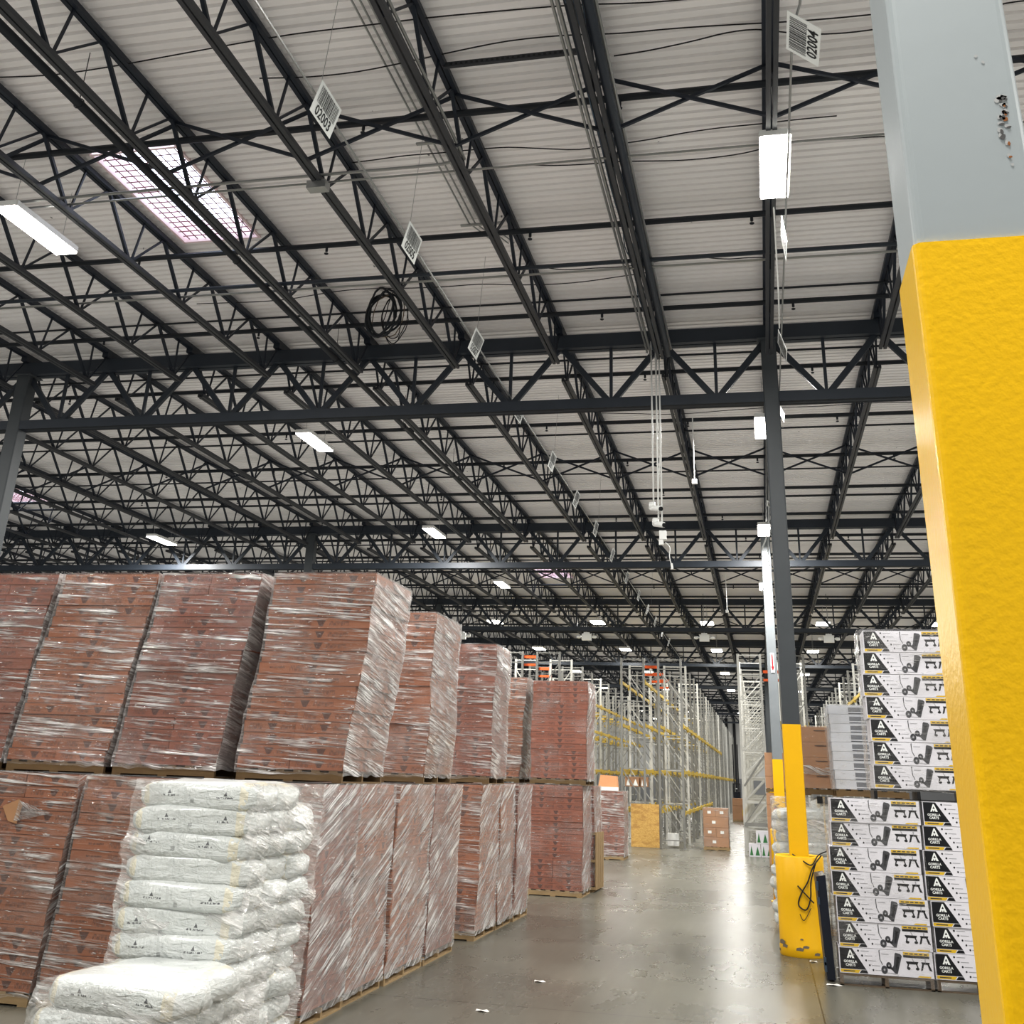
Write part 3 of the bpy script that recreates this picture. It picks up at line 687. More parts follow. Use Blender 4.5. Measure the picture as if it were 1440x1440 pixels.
# ------------------------------------------------------------------ wrapped carton loads
CM={}
def carton_mesh(w,d,h,mat='carton'):
    k=(round(w,3),round(d,3),round(h,4),mat)
    if k not in CM:
        g=MB(); e=.002; b=.006
        # softened box: slightly bowed faces
        g.box(-w/2+e,w/2-e,-d/2+e,d/2-e,.001,h-.001)
        CM[k]=g.mesh('carton',[M[mat]])
    return CM[k]
def shell(name,x0,x1,y0,y1,z0,z1,leanx,leany,seed,parent,mats,off=.012,amp=.012,nz=22,nx=12,ragged=True,jit=None):
    """wrinkled film around a load; slots: 0 front/back, 1 sides, 2 top"""
    g=MB(); sx=random.Random(seed).uniform(0,50)
    def P(x,y,z,nx_,ny_):
        s=(z-z0)/(z1-z0)
        nv=noise.noise(Vector((x*2.3+sx,y*2.3,z*6)))*amp+noise.noise(Vector((x*9+sx,y*9,z*19)))*amp*.6
        dx,dy=(jit(z) if jit else (leanx*s,leany*s))
        return (x+dx+nx_*(off+nv),y+dy+ny_*(off+nv),z)
    zs=[z0+(z1-z0)*i/nz for i in range(nz+1)]
    sides=[((x0,y0),(x1,y0),(0,-1),0),((x1,y0),(x1,y1),(1,0),1),((x1,y1),(x0,y1),(0,1),0),((x0,y1),(x0,y0),(-1,0),1)]
    for (ax,ay),(bx,by),(nx_,ny_),m in sides:
        Ln=math.hypot(bx-ax,by-ay)
        # pad outwards at corners so the faces meet
        base=len(g.v)
        for i,z in enumerate(zs):
            for j in range(nx+1):
                s=j/nx; x=ax+(bx-ax)*s; y=ay+(by-ay)*s
                px,py,pz=P(x,y,z,nx_,ny_)
                if j==0: px-= (bx-ax)/Ln*off; py-=(by-ay)/Ln*off
                if j==nx: px+= (bx-ax)/Ln*off; py+=(by-ay)/Ln*off
                if ragged and i==0: pz+=noise.noise(Vector((x*7+sx,y*7,1)))*.03-.01
                if i==nz: pz+=.006+abs(noise.noise(Vector((x*5+sx,y*5,9))))*.022
                g.v.append((px,py,pz))
        for i in range(nz):
            for j in range(nx):
                a=base+i*(nx+1)+j; g.f.append((a,a+1,a+nx+2,a+nx+1)); g.m.append(m)
                uu=[(Ln*(j+q)/nx+sx,zs[i+w]) for q,w in ((0,0),(1,0),(1,1),(0,1))]; g.uv.append(uu)
    base=len(g.v); dx,dy=(jit(z1) if jit else (leanx,leany))
    for (x,y) in ((x0,y0),(x1,y0),(x1,y1),(x0,y1)): g.v.append((x+dx,y+dy,z1+.014))
    g.f.append((base,base+1,base+2,base+3)); g.m.append(2); g.uv.append([(0,0),(1,0),(1,1),(0,1)])
    return g.build(name,mats,parent,True)
GRPL='shrink-wrapped red-brown carton loads'
def load(x0,x1,y0,y1,z0,layers,lh,label,lean=(0,0),seed=1,mat='carton',side='film_side',split=None,jamp=.012,front='film',group=GRPL):
    rr=random.Random(seed); cx_,cy_=(x0+x1)/2,(y0+y1)/2
    t=thing('carton_load',label,'carton load',(cx_,cy_,z0),group)
    w,d=x1-x0,y1-y0; hh=layers*lh
    lo,hi=split or (5,layers-4)
    offs=[]
    ph=rr.uniform(0,6)
    for i in range(layers):
        s=i/(layers-1); offs.append((lean[0]*s+.010*math.sin(i*.55+ph)+rr.uniform(-jamp,jamp)*.6, lean[1]*s+rr.uniform(-jamp,jamp)*.6))
    for i in range(layers):
        two=(i<lo or i>=hi)
        if two: parts=[(-w/4,0,w/2,d),(w/4,0,w/2,d)]
        else: parts=[(0,-d/4,w,d/2),(0,d/4,w,d/2)]
        for px,py,pw,pd in parts:
            o=link('carton',carton_mesh(pw,pd,lh,mat),t)
            o.location=(px+offs[i][0]+rr.uniform(-.004,.004),py+offs[i][1]+rr.uniform(-.004,.004),i*lh)
            o.rotation_euler=(0,0,rr.uniform(-.006,.006))
    def jit(z):
        q=max(0,min(layers-1.001,z/lh-.5)); i=int(q); s=q-i; i2=min(i+1,layers-1)
        return (offs[i][0]*(1-s)+offs[i2][0]*s,offs[i][1]*(1-s)+offs[i2][1]*s)
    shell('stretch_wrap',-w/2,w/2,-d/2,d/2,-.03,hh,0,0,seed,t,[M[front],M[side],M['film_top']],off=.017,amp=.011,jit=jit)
    return t
Z0,LH,NL=.11,.109,17
Z1=1.975; ZU=2.085; LHU=.1135
AX=-4.03
lower=[('A',-5.13,AX,10.14,11.17,'lower load, first along the aisle, right behind the tall bag pile'),
 ('B',-5.13,AX-.02,11.22,12.34,'lower load, second along the aisle face'),
 ('C',-5.13,AX,12.42,13.77,'widest lower load, third along the aisle, film trailing over its pallet'),
 ('D',-5.13,AX+.01,13.83,15.10,'lower load fourth along the aisle, just before the floor gap'),
 ('E',-5.05,-3.97,16.05,17.22,'lower load fifth along the aisle, first after the floor gap'),
 ('F',-5.05,-3.96,17.28,18.30,'lower load sixth along the aisle, narrow in view'),
 ('G',-5.05,-3.93,18.36,19.44,'lower load seventh along the aisle, last of the near run'),
 ('L2',-6.58,-5.36,10.12,11.2,'lower load directly behind and beside the white bag pile'),
 ('L1',-7.80,-6.66,10.1,11.2,'lower load at the edge of view with torn film')]
for i,(n,x0,x1,y0,y1,lab) in enumerate(lower):
    pallet(x0,x1,y0,y1,0,f"wooden floor pallet under the {lab.split(',')[0]}")
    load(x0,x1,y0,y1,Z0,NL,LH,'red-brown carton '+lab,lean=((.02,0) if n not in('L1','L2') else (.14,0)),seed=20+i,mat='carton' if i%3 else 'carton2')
upper=[('T4',-5.16,-4.04,10.68,11.88,(.20,0),'upper load nearest the aisle, largest red-brown block with a bright top corner'),
 ('T3',-6.54,-5.40,10.68,11.8,(.25,0),'upper load second from the aisle corner, leaning, a bare carton strip beside it'),
 ('T2',-7.78,-6.64,10.68,11.8,(.28,0),'upper load third from the aisle corner, leaning, streaked with bright film'),
 ('T1',-9.00,-7.86,10.68,11.8,(.27,0),'upper load at the edge of view above the torn one'),
 ('T5',-5.13,-4.03,13.42,14.66,(.0,.10),'upper load over the third and fourth floor loads along the aisle'),
 ('T6',-5.13,-4.03,16.80,17.86,(.0,.16),'upper load over the fifth floor load along the aisle'),
 ('T8',-6.0,-4.86,22.9,24.0,(.10,0),'upper load half hidden between the near run and the square far stack')]
for i,(n,x0,x1,y0,y1,ln,lab) in enumerate(upper):
    pallet(x0,x1,y0,y1,Z1,f"raised pallet, {lab.split(',')[0]}")
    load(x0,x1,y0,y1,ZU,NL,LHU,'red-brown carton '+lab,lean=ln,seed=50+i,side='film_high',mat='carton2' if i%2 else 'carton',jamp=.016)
# supports of the outer upper loads
pallet(-9.05,-7.95,10.4,11.5,0,'wooden floor pallet out at the edge of the carton block'); load(-9.05,-7.95,10.4,11.5,Z0,NL,LH,'wrapped red-brown cartons, lower load below the edge-most upper one',seed=77)
pallet(-6.0,-4.86,22.9,24.0,0,'wooden floor pallet under the half hidden load'); load(-6.0,-4.86,22.9,24.0,Z0,NL,LH,'wrapped red-brown cartons, lower load below the half hidden upper one',seed=78)
# far square stack, two tiers
pallet(-4.62,-3.50,22.52,23.62,0,'dark wooden pallet under the square far stack')
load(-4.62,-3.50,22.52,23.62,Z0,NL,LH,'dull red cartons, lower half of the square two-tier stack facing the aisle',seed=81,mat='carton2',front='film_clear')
pallet(-4.56,-3.44,22.52,23.62,Z1,'pallet between the two tiers of the square far stack')
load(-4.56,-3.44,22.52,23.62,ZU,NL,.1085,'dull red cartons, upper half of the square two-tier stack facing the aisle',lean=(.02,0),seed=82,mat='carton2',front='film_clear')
pallet(-4.55,-3.46,23.75,24.8,0,'pallet under the narrow load behind the square stack')
load(-4.55,-3.46,23.75,24.8,Z0,NL,LH,'wrapped cartons seen as a narrow strip just behind the square two-tier stack',seed=83,mat='carton2')
g=MB()
for i in range(3): g.box(i*.5,i*.5+.05,0,.09,0,1.15)
for i in range(7): g.box(0,1.05,-.02,0,.02+i*.17,.12+i*.17)
o=g.build('pallet',M['wood']); o.rotation_euler=(0,-PI/2+0.02,PI/2); o.location=(-3.42,24.86,.02)
tag(o,'pallet stood upright on its edge beside the narrow wrapped load','pallet')
pallet(-4.95,-4.00,33.42,34.5,0,'pallet under the tall narrow load before the racks')
load(-4.95,-4.00,33.42,34.5,Z0,15,.112,'dark red cartons on one tall load standing alone before the racks',seed=84,mat='carton2')
# slanted open carton on top of it
t=thing('open_carton','tan open carton lying tilted on top of the lone load before the racks','carton',(-4.52,33.9,1.80)); g=MB()
g.hexa([(-.28,-.2,0),(.30,-.2,0),(.30,.25,0),(-.28,.25,0),(-.20,-.15,.42),(.27,-.15,.40),(.27,.22,.40),(-.20,.22,.42)]); g.build('carton_body',paint('tan_board',(.62,.32,.16),.6),t)
g=MB(); g.box(-.30,.34,-.22,-.20,.0,.10); g.build('flap',M['white'],t)
# torn film patch with exposed carton board on the edge-most lower load
t=thing('torn_film','torn flap of clear film with a ripped carton corner behind it','torn film',(-7.13,10.06,1.63)); random.seed(4)
g=MB(); g.poly([(-.15,0,.03),(.02,0,.10),(.07,0,.06),(.04,0,-.12),(-.06,0,-.10)]); g.build('exposed_board',paint('bare_board',(.42,.24,.13),.7),t)
g=MB(); base=[]
for q in range(9):
    x=.03+q*.045; g.v+= [(x,-.012-.02*(q%2),.09-.012*q),(x-.01,-.03+.02*(q%2),-.10+.01*q)]
for q in range(8): g.f.append((2*q,2*q+1,2*q+3,2*q+2)); g.m.append(0); g.uv.append([(q*.1,0),(q*.1,.3),(q*.1+.1,.3),(q*.1+.1,0)])
g.build('film_flap',M['film_side'],t)

# ------------------------------------------------------------------ white bags
def bag_mesh(w,d,h,seed):
    g=MB(); nu,nv=30,16; rr=random.Random(seed); ox=rr.uniform(0,40)
    def sgn(c,p): return math.copysign(abs(c)**p,c)
    for j in range(nv+1):
        ph=-PI/2+PI*j/nv
        for i in range(nu):
            th=2*PI*i/nu
            x=w/2*sgn(math.cos(th),.36)*sgn(math.cos(ph),.30); y=d/2*sgn(math.sin(th),.42)*sgn(math.cos(ph),.30); z=h/2*sgn(math.sin(ph),.62)
            ex=abs(x)/(w/2); z*=1-.18*ex**6
            k=noise.noise(Vector((x*4.5+ox,y*5,z*7)))*.022+noise.noise(Vector((x*13+ox,y*13,z*20)))*.011
            dr=Vector((x/w,y/d,z/h)); dr=dr.normalized() if dr.length>0 else dr
            g.v.append((x+dr.x*k*1.5,y+dr.y*k*1.6,z+dr.z*k))
    for j in range(nv):
        for i in range(nu):
            a=j*nu+i; b=j*nu+(i+1)%nu; g.f.append((a,b,b+nu,a+nu)); g.m.append(0); g.uv.append([(0,0)]*4)
    return g.mesh('bag',[M['bag']],True)
BAGS=[bag_mesh(1.0,.52,.222,s) for s in range(5)]
random.seed(21)
def bagstack(x0,y0,z0,layers,nrow,what,lh=.168,dx=0,w=.98,dstep=.42,skip=(),grp='white poly bags in the piled stack'):
    for k in range(layers):
        for r_ in range(nrow):
            if (k,r_) in skip: continue
            o=link('bag',random.choice(BAGS)); 
            o.location=(x0+w/2+random.uniform(-.025,.025)+dx*k,y0+.22+r_*dstep+random.uniform(-.015,.015),z0+lh*(k+.5))
            o.rotation_euler=(random.uniform(-.03,.03),random.uniform(-.025,.025),random.uniform(-.03,.03))
            tag(o,f"white poly bag in {what}, {ORD[layers-1-k]} layer down, {('front','middle','rear')[r_]} row",'bag',grp)
bagstack(-4.74,8.0,.12,11,3,'the tall pile',dx=.006,skip=((10,2),))
pallet(-4.78,-3.72,7.98,9.25,0,'pallet under the tall white bag pile',h=.115)
o_=shell('stretch_wrap',-4.74,-3.71,8.01,9.22,.12,1.97,.07,0,91,None,[M['film_bag'],M['film_bag'],M['film_bag']],off=.008,amp=.055,nz=44,nx=22)
tag(o_,'crinkled clear stretch film wrapped round the tall white bag pile','wrap')
bagstack(-4.88,7.06,.12,4,2,'the low pile',lh=.172,w=1.1,dx=.09,grp='white poly bags in the low pile')
pallet(-4.75,-3.55,6.98,7.95,0,'pallet under the low white bag pile',h=.115)

o_=shell('stretch_wrap',-4.70,-3.55,7.02,7.96,.12,.78,.12,0,92,None,[M['film_bag'],M['film_bag'],M['film_bag']],off=.01,amp=.05,nz=18,nx=22)
tag(o_,'crinkled clear film over the low white bag pile','wrap')
# ------------------------------------------------------------------ printed cart boxes
BW,BD,BH=1.03,.50,.266
def cart_print():
    g=MB(); Y=-.0015; Y2=-.0028
    ks=((0,0),(.185,.145),(.325,.285),(.45,.395),(.486,.43),(.795,.675),(.80,.69),(.985,.965),(1,1))
    def pl(x):
        for (a,b),(c,d) in zip(ks,ks[1:]):
            if x<=c: return b+(d-b)*(x-a)/(c-a)
        return x
    def P(pts,m,y=Y): g.poly([(pl(x)*BW,y,z*BH) for x,z in pts],m)
    K,W_,G_,A_,D_=0,1,2,3,4   # ink, white, gold, grey text, charcoal
    P([(.012,.17),(.325,.17),(.185,.965),(.012,.965)],K); P([(.012,.035),(.24,.035),(.262,.15),(.012,.15)],G_)
    P([(.25,.035),(.345,.035),(.328,.15),(.275,.15)],K)
    P([(.05,.075),(.20,.075),(.20,.11),(.05,.11)],D_,Y2)
    # peaked emblem
    P([(.105,.58),(.150,.90),(.165,.90),(.205,.58),(.178,.58),(.170,.66),(.158,.58),(.150,.58),(.140,.66),(.130,.58)],W_,Y2)
    P([(.140,.70),(.157,.80),(.172,.70)],K,-.0036)
    # bullet dots down the slope with fine print beside
    for k in range(5):
        cx_=.250+.040*k; cz=.88-.175*k; n=10
        P([(cx_+.0105*math.cos(2*PI*q/n),cz+.040*math.sin(2*PI*q/n)) for q in range(n)],K)
        P([(cx_+.025,cz-.012),(cx_+.12,cz-.012),(cx_+.12,cz+.012),(cx_+.025,cz+.012)],A_)
    # cart: pull handle, wheels, tilted tub
    P([(.492,.60),(.486,.93),(.498,.97),(.502,.94),(.498,.92),(.502,.60),(.53,.42),(.524,.39)],D_)
    P([(.52,.80),(.62,.80),(.62,.83),(.52,.83)],A_)
    for cx_,cz,rr in ((.548,.22,.043),(.612,.39,.036)):
        n=16; P([(cx_+rr*math.cos(2*PI*q/n),cz+rr*3.7*math.sin(2*PI*q/n)) for q in range(n)],D_)
        P([(cx_+rr*.3*math.cos(2*PI*q/n),cz+rr*1.1*math.sin(2*PI*q/n)) for q in range(n)],A_,Y2)
    P([(.575,.33),(.66,.22),(.68,.28),(.60,.42)],D_)
    P([(.640,.26),(.690,.10),(.720,.09),(.795,.78),(.775,.86),(.712,.90),(.700,.84),(.675,.40)],D_)
    P([(.700,.30),(.715,.25),(.765,.72),(.725,.76)],K,Y2)
    P([(.565,.10),(.70,.08),(.70,.11),(.565,.13)],A_)
    # headline bars
    P([(.80,.84),(.985,.84),(.985,.95),(.80,.95)],G_); P([(.80,.74),(.985,.74),(.985,.83),(.80,.83)],K)
    for k in range(5): P([(.812+.034*k,.87),(.836+.034*k,.87),(.836+.034*k,.91),(.812+.034*k,.91)],D_,Y2)
    # two little side and end views
    P([(.815,.60),(.905,.60),(.897,.50),(.825,.50)],K); P([(.828,.50),(.838,.50),(.828,.34),(.820,.34)],K); P([(.886,.50),(.896,.50),(.905,.34),(.897,.34)],K); P([(.868,.60),(.876,.60),(.862,.74),(.858,.74)],A_)
    for cx_ in (.833,.895):
        n=10; P([(cx_+.013*math.cos(2*PI*q/n),.335+.055*math.sin(2*PI*q/n)) for q in range(n)],K)
    P([(.925,.60),(.985,.60),(.98,.52),(.93,.52)],K); P([(.930,.52),(.943,.52),(.932,.30),(.918,.27)],K); P([(.968,.52),(.980,.52),(.994,.27),(.980,.30)],K); P([(.95,.52),(.958,.52),(.958,.72),(.95,.72)],A_)
    P([(.89,.02),(.985,.02),(.985,.075),(.905,.075)],G_)
    return g.mesh('front_print',[M['ink'],M['sign'],M['gold'],M['grey_ink'],M['dk_ink']])
FP=cart_print()
g=MB(); g.box(0,BW,0,BD,0.001,BH-.003)
g.box(0,.006,-.001,0,.001,BH-.003); CB=g.mesh('box_body',[M['cartwhite']])
LT=font_mesh('GORILLA\nCARTS',.036,'brand_lettering',M['sign'],.0012)
def cart_box(x,y,z,label,group,ry=0):
    t=thing('cart_box',label,'box',(x,y,z),group,ry)
    link('box_body',CB,t); link('front_print',FP,t)
    l=link('brand_lettering',LT,t); l.rotation_euler=(PI/2,0,0); l.location=(.118*BW,-.0032,.385*BH)
random.seed(2)
YC=14.70
for s,(x0,z0,what) in enumerate(((.735,.125,'the lower stack beside the barrel guard'),(1.795,.125,'the lower stack behind the big guard'),(1.285,2.115,'the upper stack'))):
    for k in range(7):
        dx=.026*math.sin(k*1.3)+random.uniform(-.007,.007)+(.0 if s!=2 else (6-k)*.003)
        cart_box(x0+dx,YC+random.uniform(-.008,.008),z0+k*BH,f"white printed cart box, {ORD[6-k]} from the top of {what}",'printed cart boxes',random.uniform(-.004,.004))
for x0,x1,z,lab in ((.735,1.765,0,'dark low pallet under the lower cart boxes beside the barrel guard'),(1.795,2.825,0,'dark low pallet under the cart boxes behind the big yellow guard'),(1.285,2.315,1.99,'dark pallet between the cart box tiers')):
    g=MB(); w=x1-x0
    for y in (0,.22,.44): g.box(0,w,y,y+.05,.10,.12)
    for x in (0,w/2-.02,w-.04): g.box(x,x+.04,0,.49,.0,.10)
    g.box(0,w,0,.06,0,.012)
    o=g.build('pallet',M['cable'] if z>0 else wood_mat('dark_pallet_wood',(.07,.05,.035),(.16,.12,.08))); o.location=(x0,YC,z); tag(o,lab,'pallet')
for (a,b,z0,z1,lab) in ((.735,1.765,.05,1.985,'glossy stretch film round the lower cart boxes beside the barrel guard'),(1.285,2.315,2.10,3.98,'glossy stretch film round the upper cart boxes')):
    o=shell('stretch_wrap',a,b,YC-.01,YC+BD,z0,z1,0,0,33,None,[M['film_clear'],M['film_side'],M['film_top']],off=.035,amp=.012,nz=24,nx=14); tag(o,lab,'wrap')
# dark leaning panel between barrel and cart boxes
t=thing('plastic_divider','tall blue-black plastic panel standing edge-on beside the lowest cart boxes','panel',(.62,14.86,0))
g=MB(); g.hexa([(-.02,0,0.02),(.075,0,.02),(.075,.75,.02),(-.02,.75,.02),(-.075,0,1.10),(.035,0,1.12),(.035,.75,1.12),(-.075,.75,1.10)]); g.build('sheet',M['blackfoam'],t)
for z,w in ((.10,.05),(.17,.04),(.95,.05),(.80,.04)):
    g=MB(); x=-.022-.05*(z/1.1); g.box(x-.015,x+.01,-.02,.02,z,z+w*2); g.build('clip',paint('dull_blue_plastic',(.05,.075,.11),.4),t)
# ------------------------------------------------------------------ goods behind the cart boxes
def plain_stack(name,x0,x1,y0,y1,z0,layers,lh,cols,mat,label,cat,group=None,film=None,seed=1,lean=0,part='carton'):
    t=thing(name,label,cat,((x0+x1)/2,(y0+y1)/2,z0),group); w=(x1-x0)/cols; d=y1-y0; rr=random.Random(seed)
    for i in range(layers):
        for c in range(cols):
            g=MB(); g.box(-w/2+.002,w/2-.002,-d/2,d/2,.001,lh-.002)
            key=('ps',round(w,3),round(d,3),round(lh,3),mat)
            if key not in CM: CM[key]=g.mesh(part,[M[mat]])
            o=link(part,CM[key],t); o.location=(-(x1-x0)/2+w*(c+.5)+lean*i+rr.uniform(-.006,.006),rr.uniform(-.006,.006),i*lh)
    if film: shell('stretch_wrap',-(x1-x0)/2,(x1-x0)/2,-d/2,d/2,0,layers*lh,lean*layers,0,seed,t,[M[film],M['film_side'],M['film_top']],off=.02,amp=.012)
    return t
# banded grey cartons (upper) on bags (hidden lower)
pallet(1.03,2.06,17.9,18.9,0,'pallet hidden behind the lower cart boxes'); 
plain_stack('carton_load',1.03,2.06,17.9,18.9,.11,13,.143,1,'striped','grey banded cartons low down behind the printed cart boxes','carton load','grey banded carton loads',seed=5)
pallet(1.03,2.06,17.9,18.9,Z1,'pallet under the upper grey banded cartons')
plain_stack('carton_load',1.03,2.06,17.9,18.9,ZU,9,.132,1,'striped','pale grey cartons with dark printed bands stacked beside the upper cart boxes','carton load','grey banded carton loads',film='film_clear',seed=6,lean=-.004)
pallet(.62,1.70,19.25,20.3,Z1,'light pallet under the brown carton load behind the columns')
t=plain_stack('carton_load',.62,1.70,19.25,20.3,2.085,4,.232,2,'brown','plain brown cartons under sagging film between the column and the banded cartons','carton load',film='film_clear',seed=8)
g=MB(); pts0=[]; pts1=[]
for q in range(11):
    s=q/10; x=-.56+1.1*s; zz=.26+.22*s-.10*math.sin(PI*s)
    g.v+=[(x,-.565-.01*math.sin(q*2),zz+.07+.02*math.sin(q*1.7)),(x,-.575+.01*math.cos(q*2),zz-.05)]
for q in range(10): g.f.append((2*q,2*q+1,2*q+3,2*q+2)); g.m.append(0); g.uv.append([(q*.1,0),(q*.1,.12),(q*.1+.1,.12),(q*.1+.1,0)])
g.build('sagging_film',M['film_side'],t,True)
for x0,w in ((-.34,.18),(-.12,.2),(.3,.2)):
    for i in range(4):
        g=MB(); g.box(x0,x0+w,-.5395,-.5385,i*.232+.17,i*.232+.18); g.build('printed_line',M['dk_ink'],t)
# white bags load below
pallet(.10,1.70,19.25,20.3,0,'pallet under the white bags behind the barrel guard')
random.seed(31)
for k in range(11):
    for c,(bx,) in enumerate(((.12,),(.72,))):
        if c==0 and k>9: continue
        o=link('bag',random.choice(BAGS)); o.location=(bx+.49+random.uniform(-.05,.05)-(.06 if c==0 and k<6 else 0),19.5+random.uniform(-.03,.03),.11+.165*(k+.5)); o.rotation_euler=(random.uniform(-.04,.04),random.uniform(-.04,.04),random.uniform(-.06,.06))
        tag(o,f"white bag behind the barrel guard, {ORD[10-k]} layer down, {'poking out beside it' if c==0 else 'behind cart boxes'}",'bag','white bags behind the barrel guard')
o=shell('stretch_wrap',.12,1.68,19.27,20.2,.08,1.93,0,0,95,None,[M['film_bag'],M['film_bag'],M['film_bag']],off=.03,amp=.06,nz=24,nx=16); tag(o,'baggy bright film round the white bags behind the barrel guard','wrap')
g=MB(); g.box(.80,1.25,19.20,19.215,1.86,1.965); o=g.build('black_board',M['ink']); tag(o,'flat black board lying on the white bags below the brown cartons','board')
# brown cartons by the mid grey column
pallet(.02,.9,33.2,34.2,0,'pallet far behind the mid grey column')
plain_stack('carton_load',.02,.9,33.2,34.2,.11,6,.30,2,'brown','brown cartons low behind the mid grey column','carton load','brown carton loads behind the column',seed=12)
pallet(.02,.9,33.2,34.2,1.92,'raised pallet behind the mid grey column')
plain_stack('carton_load',.02,.9,33.2,34.2,2.03,3,.31,2,'brown','brown cartons with white stickers raised behind the mid grey column','carton load','brown carton loads behind the column',seed=13)

# ------------------------------------------------------------------ pallet racks
def frame_mesh(depth,h,light,step=1.12,z00=.25):
    g=MB(); m=0
    for x in (0,depth-.075): g.box(x,x+.075,-.04,.04,0,h)
    for x in (-.03,depth-.105): g.box(x,x+.135,-.07,.07,0,.012)
    z=z00; k=0
    while z<h-.05:
        g.bar((.06,0,z),(depth-.06,0,z),.035); 
        if z+step<h: g.bar((.06,0,z+.04) if k%2==0 or True else 0,(depth-.06,0,z+step-.04),.032)
        z+=step; k+=1
    g.bar((.06,0,h-.04),(depth-.06,0,h-.04),.035)
    return g.mesh('upright_frame',[M['rackw'] if light else M['rack']])
FM=[frame_mesh(.88,6.22,False),frame_mesh(.88,6.22,True),frame_mesh(.82,6.22,True,.80,.75)]
def beam_mesh(L_): 
    g=MB(); g.box(-.025,.025,0.045,L_-.045,-.05,.05); g.box(-.03,.03,.03,.06,-.10,.09); g.box(-.03,.03,L_-.06,L_-.03,-.10,.09); return g.mesh('load_beam',[M['yellowbeam']])
BP=2.62; BM=beam_mesh(BP)
rows_r=[(-3.60,40.4,28,(1.12,2.42,3.93,5.40),1,'pallet rack row facing the aisle, grey uprights with yellow beams'),
 (-4.93,40.4,14,(1.12,2.42,3.93,5.40),1,'rack row backing onto the aisle-side row, behind the strand board'),
 (-7.70,38.6,12,(2.42,3.93,5.0),0,'rack row rising over the square carton stack, second aisle in'),
 (-9.03,38.6,12,(2.42,3.93,5.0),1,'rack row rising over the near carton loads, deepest in'),
 (-.74,38.6,13,(1.25,),0,'rack row across the aisle with dense slanting braces'),
 (.62,38.6,18,(2.5,4.0),0,'rack row standing just behind the mid grey column'),
 (3.22,38.6,14,(2.42,3.93,5.0),1,'rack row seen above the brown cartons past the columns')]
for x,y0,n,zs,flip,lab in rows_r:
    t=thing('pallet_rack',lab,'rack',(x,y0,0))
    fm=FM[2] if x==-.74 else None
    for k in range(n):
        o=link('upright_frame',fm or FM[1 if k%3==1 else 0],t); o.location=(0 if not flip else 0,BP*k,0)
        if flip and not fm: o.scale=(-1,1,1); o.location=(.88,BP*k,0)
    cnt=0
    for z in zs:
        for k in range(n-1):
            for dx in (.0375,.8425 if not fm else .78):
                if cnt>=98: break
                if (z<1.3 and x<-1 and k>7): continue
                o=link('load_beam',BM,t); o.location=(dx+(.03 if dx>.5 else -.03),BP*k,z); cnt+=1
# orange cross ties at the top of the flue
for q,(x,y,z) in enumerate(((-8.15,38.7,6.0),(-8.15,41.4,5.85),(-4.05,40.5,5.88),(-4.05,43.1,5.86),(-4.05,45.7,5.84),(.12,38.6,5.6))):
    g=MB(); g.box(0,.5,0,.05,0,.10); g.box(0,.5,0,.05,-.26,-.18); o=g.build('row_spacer',M['orange']); o.location=(x,y,z); tag(o,f"orange spacer tying back-to-back racks near their tops, {['over the square stack','behind that over the square stack','nearest over the strand board','second over the strand board','third over the strand board','by the mid grey column'][q]}",'rack tie')
# extra diagonal guard at foot of rack across the aisle
g=MB(); g.bar((-.66,38.55,2.05),(.02,38.55,3.0),.09,.06); g.bar((-.66,38.55,.95),(.02,38.55,1.85),.035,.035); g.box(-.70,.08,38.50,38.56,.86,.97)
tag(g.build('rack_brace',M['rack']),'heavy slanting brace across the end of the rack over the aisle','brace')
# strand board
g=MB(); g.box(-4.57,-3.60,40.28,40.30,.005,1.36); tag(g.build('strand_board',M['osb']),'upright golden strand-board sheet leaning on the rack ends','board')
# small goods on rack ends
g=MB(); g.box(-3.38,-3.0,40.9,41.3,.06,.45); o=g.build('carton',M['white']); tag(o,'small white printed carton on the floor inside the aisle-side rack','carton')
def crate(x,y,z,w,h,d,mats,label,kind):
    t=thing(kind,label,'box',(x,y,z)); g=MB(); g.box(0,w,0,d,0,h); g.build('body',mats[0],t)
    g=MB(); g.poly([(w*.08,-.003,h*.1),(w*.36,-.003,h*.1),(w*.22,-.003,h*.85)]); g.poly([(w*.55,-.003,h*.1),(w*.92,-.003,h*.1),(w*.74,-.003,h*.8)]); g.build('printed_mark',mats[1],t); return t
crate(-.60,38.2,.0,.36,.37,.3,(M['cartwhite'],M['green']),'white box with green print on the floor below the brace','floor_box')
crate(-.22,38.2,.0,.34,.37,.3,(M['cartwhite'],M['green']),'white box with green print on the floor nearest the yellow post','floor_box')
crate(-.36,38.2,.375,.38,.37,.3,(M['cartwhite'],M['green']),'white box with green print stacked on top of the two others','floor_box')
crate(-4.85,41,1.9,.5,.32,.5,(M['brown'],M['sign']),'brown carton with a white sticker up on the rack behind the strand board','carton')
crate(-4.3,41,1.9,.25,.32,.4,(M['brown'],M['sign']),'small brown carton beside another up on the rack behind the strand board','carton')
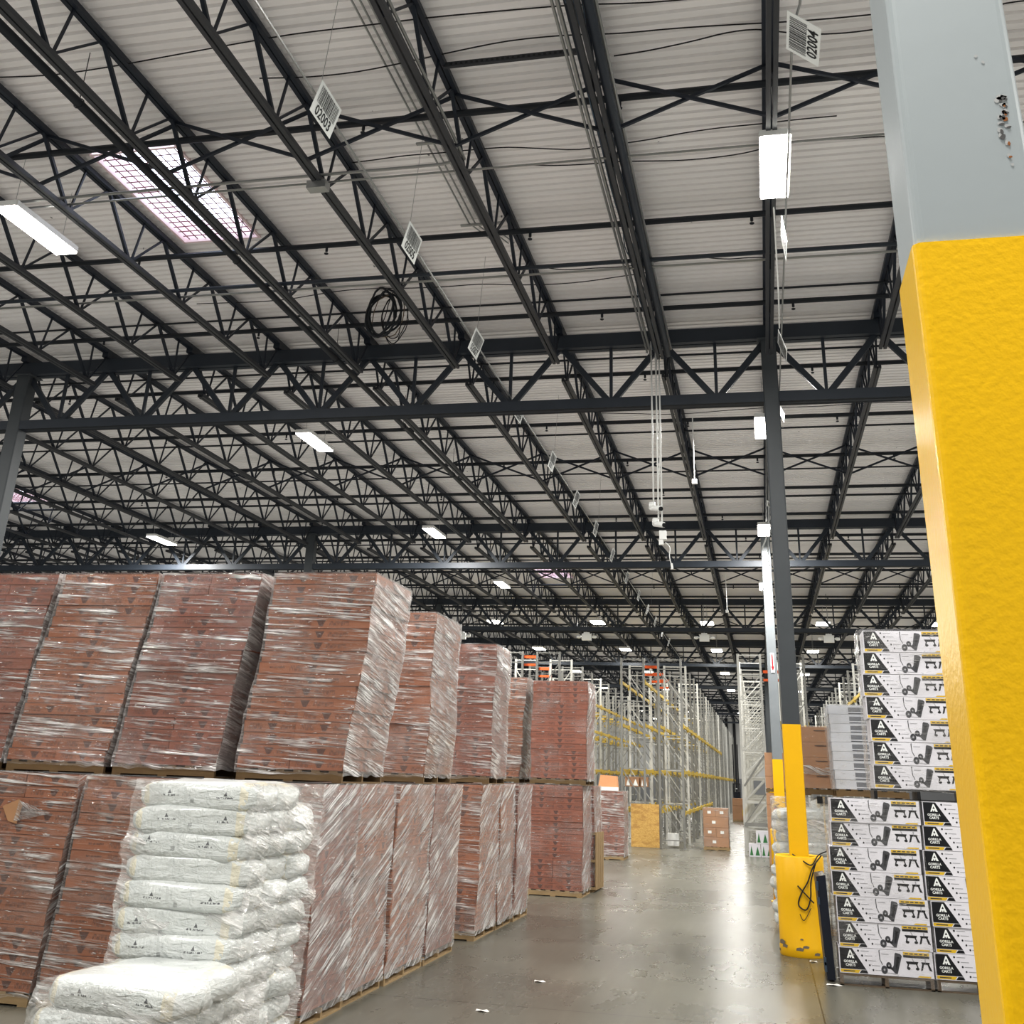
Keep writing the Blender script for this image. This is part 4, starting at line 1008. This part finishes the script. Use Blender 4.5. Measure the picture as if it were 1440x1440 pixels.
# brown pallet load in the aisle
pallet(-2.14,-1.28,40.6,41.8,0,'pallet under the brown boxes out in the aisle')
t=thing('carton_load','brown boxes with white stickers, wrapped on a pallet out in the aisle','carton load',(-1.71,41.2,.11))
zz=0
for i,(h_,c) in enumerate(((.30,1),(.30,2),(.33,1),(.27,2))):
    for q in range(c):
        w=.84/c; g=MB(); g.box(-.42+w*q+.003,-.42+w*(q+1)-.003,-.58,.58,zz+.002,zz+h_-.003); g.build('carton',M['brown'],t)
        g=MB(); sx_=-.42+w*q+w*.35; g.box(sx_,sx_+.12,-.584,-.581,zz+h_*.35,zz+h_*.35+.09); g.build('sticker',M['sign'],t)
    zz+=h_
shell('stretch_wrap',-.42,.42,-.58,.58,0,zz,0,0,66,t,[M['film_clear'],M['film_side'],M['film_top']],off=.02)
# distant reach trucks with a carton load
for i,(x,y,lab) in enumerate(((-2.33,98,'distant dark lift truck with tall mast, nearer the rack row'),(-1.62,101,'distant dark lift truck with tall mast, beside the far brown load'))):
    t=thing('lift_truck',lab,'lift truck',(x,y,0),'distant lift trucks')
    g=MB(); g.box(-.35,.35,0,1.2,.15,1.0); g.box(-.3,.3,.5,1.2,1.0,1.5); g.build('chassis',M['blackfoam'],t)
    for s in (-.22,.14):
        g=MB(); g.box(s,s+.09,-.12,0,.1,5.2); g.build('mast_rail',M['cable'],t)
    g=MB(); g.box(-.3,.3,.3,1.1,2.1,2.16); g.bar((-.28,.4,1.5),(-.28,.4,2.1),.05); g.bar((.28,.4,1.5),(.28,.4,2.1),.05); g.bar((-.28,1.1,1.5),(-.28,1.1,2.1),.05); g.bar((.28,1.1,1.5),(.28,1.1,2.1),.05); g.build('overhead_guard',M['cable'],t)
    for wx in (-.36,.26):
        for wy in (.1,1.0):
            g=MB(); g.tube([(wx,wy,.17),(wx+.10,wy,.17)],.17,14); g.build('wheel',M['ink'],t)
    for s in (-.2,.16): 
        g=MB(); g.box(s,s+.10,-.9,-.12,.10,.15); g.build('fork',M['cable'],t)
    g=MB(); g.lathe([(.02,-.04),(.08,-.02),(.08,.02),(.02,.04)],(0,-.14,1.75),10); g.build('headlight',M['sign'],t)
plain_stack('carton_load',-2.0,-1.2,72,73,.11,3,.40,1,'brown','orange-brown cartons on a pallet far down the aisle by the lift trucks','carton load',seed=3); pallet(-2.0,-1.2,72,73,0,'pallet far down the aisle by the lift trucks')
# litter
random.seed(6)
for i,(x,y,lab) in enumerate(((-2.55,13.4,'scrap of pale tape on the floor by the third floor load'),(-2.75,11.6,'white paper scrap on the floor beside the near carton load'),(.5,16.35,'white litter flake at the foot of the barrel guard'),(.66,14.62,'crumpled film end on the floor at the cart box pallet corner'))):
    g=MB(); n=7; w=.07 if i!=3 else .09
    pts=[(w*random.uniform(.6,1.2)*math.cos(2*PI*q/n),w*.6*random.uniform(.6,1.3)*math.sin(2*PI*q/n),.003+.012*(q%2)) for q in range(n)]
    for q in range(n): g.poly([(0,0,.012),pts[q],pts[(q+1)%n]])
    o=g.build('paper_scrap',M['scrap']); o.location=(x,y,0); tag(o,lab,'litter')

# ------------------------------------------------------------------ world and view
w=bpy.data.worlds.new('sky'); sc.world=w; w.use_nodes=True; t=w.node_tree; bg=t.nodes['Background']
st=t.nodes.new('ShaderNodeTexSky'); st.sky_type='HOSEK_WILKIE' if hasattr(st,'turbidity') else st.sky_type
bg.inputs[0].default_value=(.80,.88,1,1); bg.inputs[1].default_value=3.4
sc.view_settings.view_transform='Standard'; sc.view_settings.look='None'; sc.view_settings.exposure=.43; sc.view_settings.gamma=.86
sc.cycles.use_fast_gi=True; sc.cycles.fast_gi_method='ADD'; w.light_settings.ao_factor=.30; w.light_settings.distance=8.0
sc.cycles.max_bounces=7; sc.cycles.diffuse_bounces=4; sc.cycles.glossy_bounces=3; sc.cycles.transparent_max_bounces=24
sc.cycles.sample_clamp_indirect=4
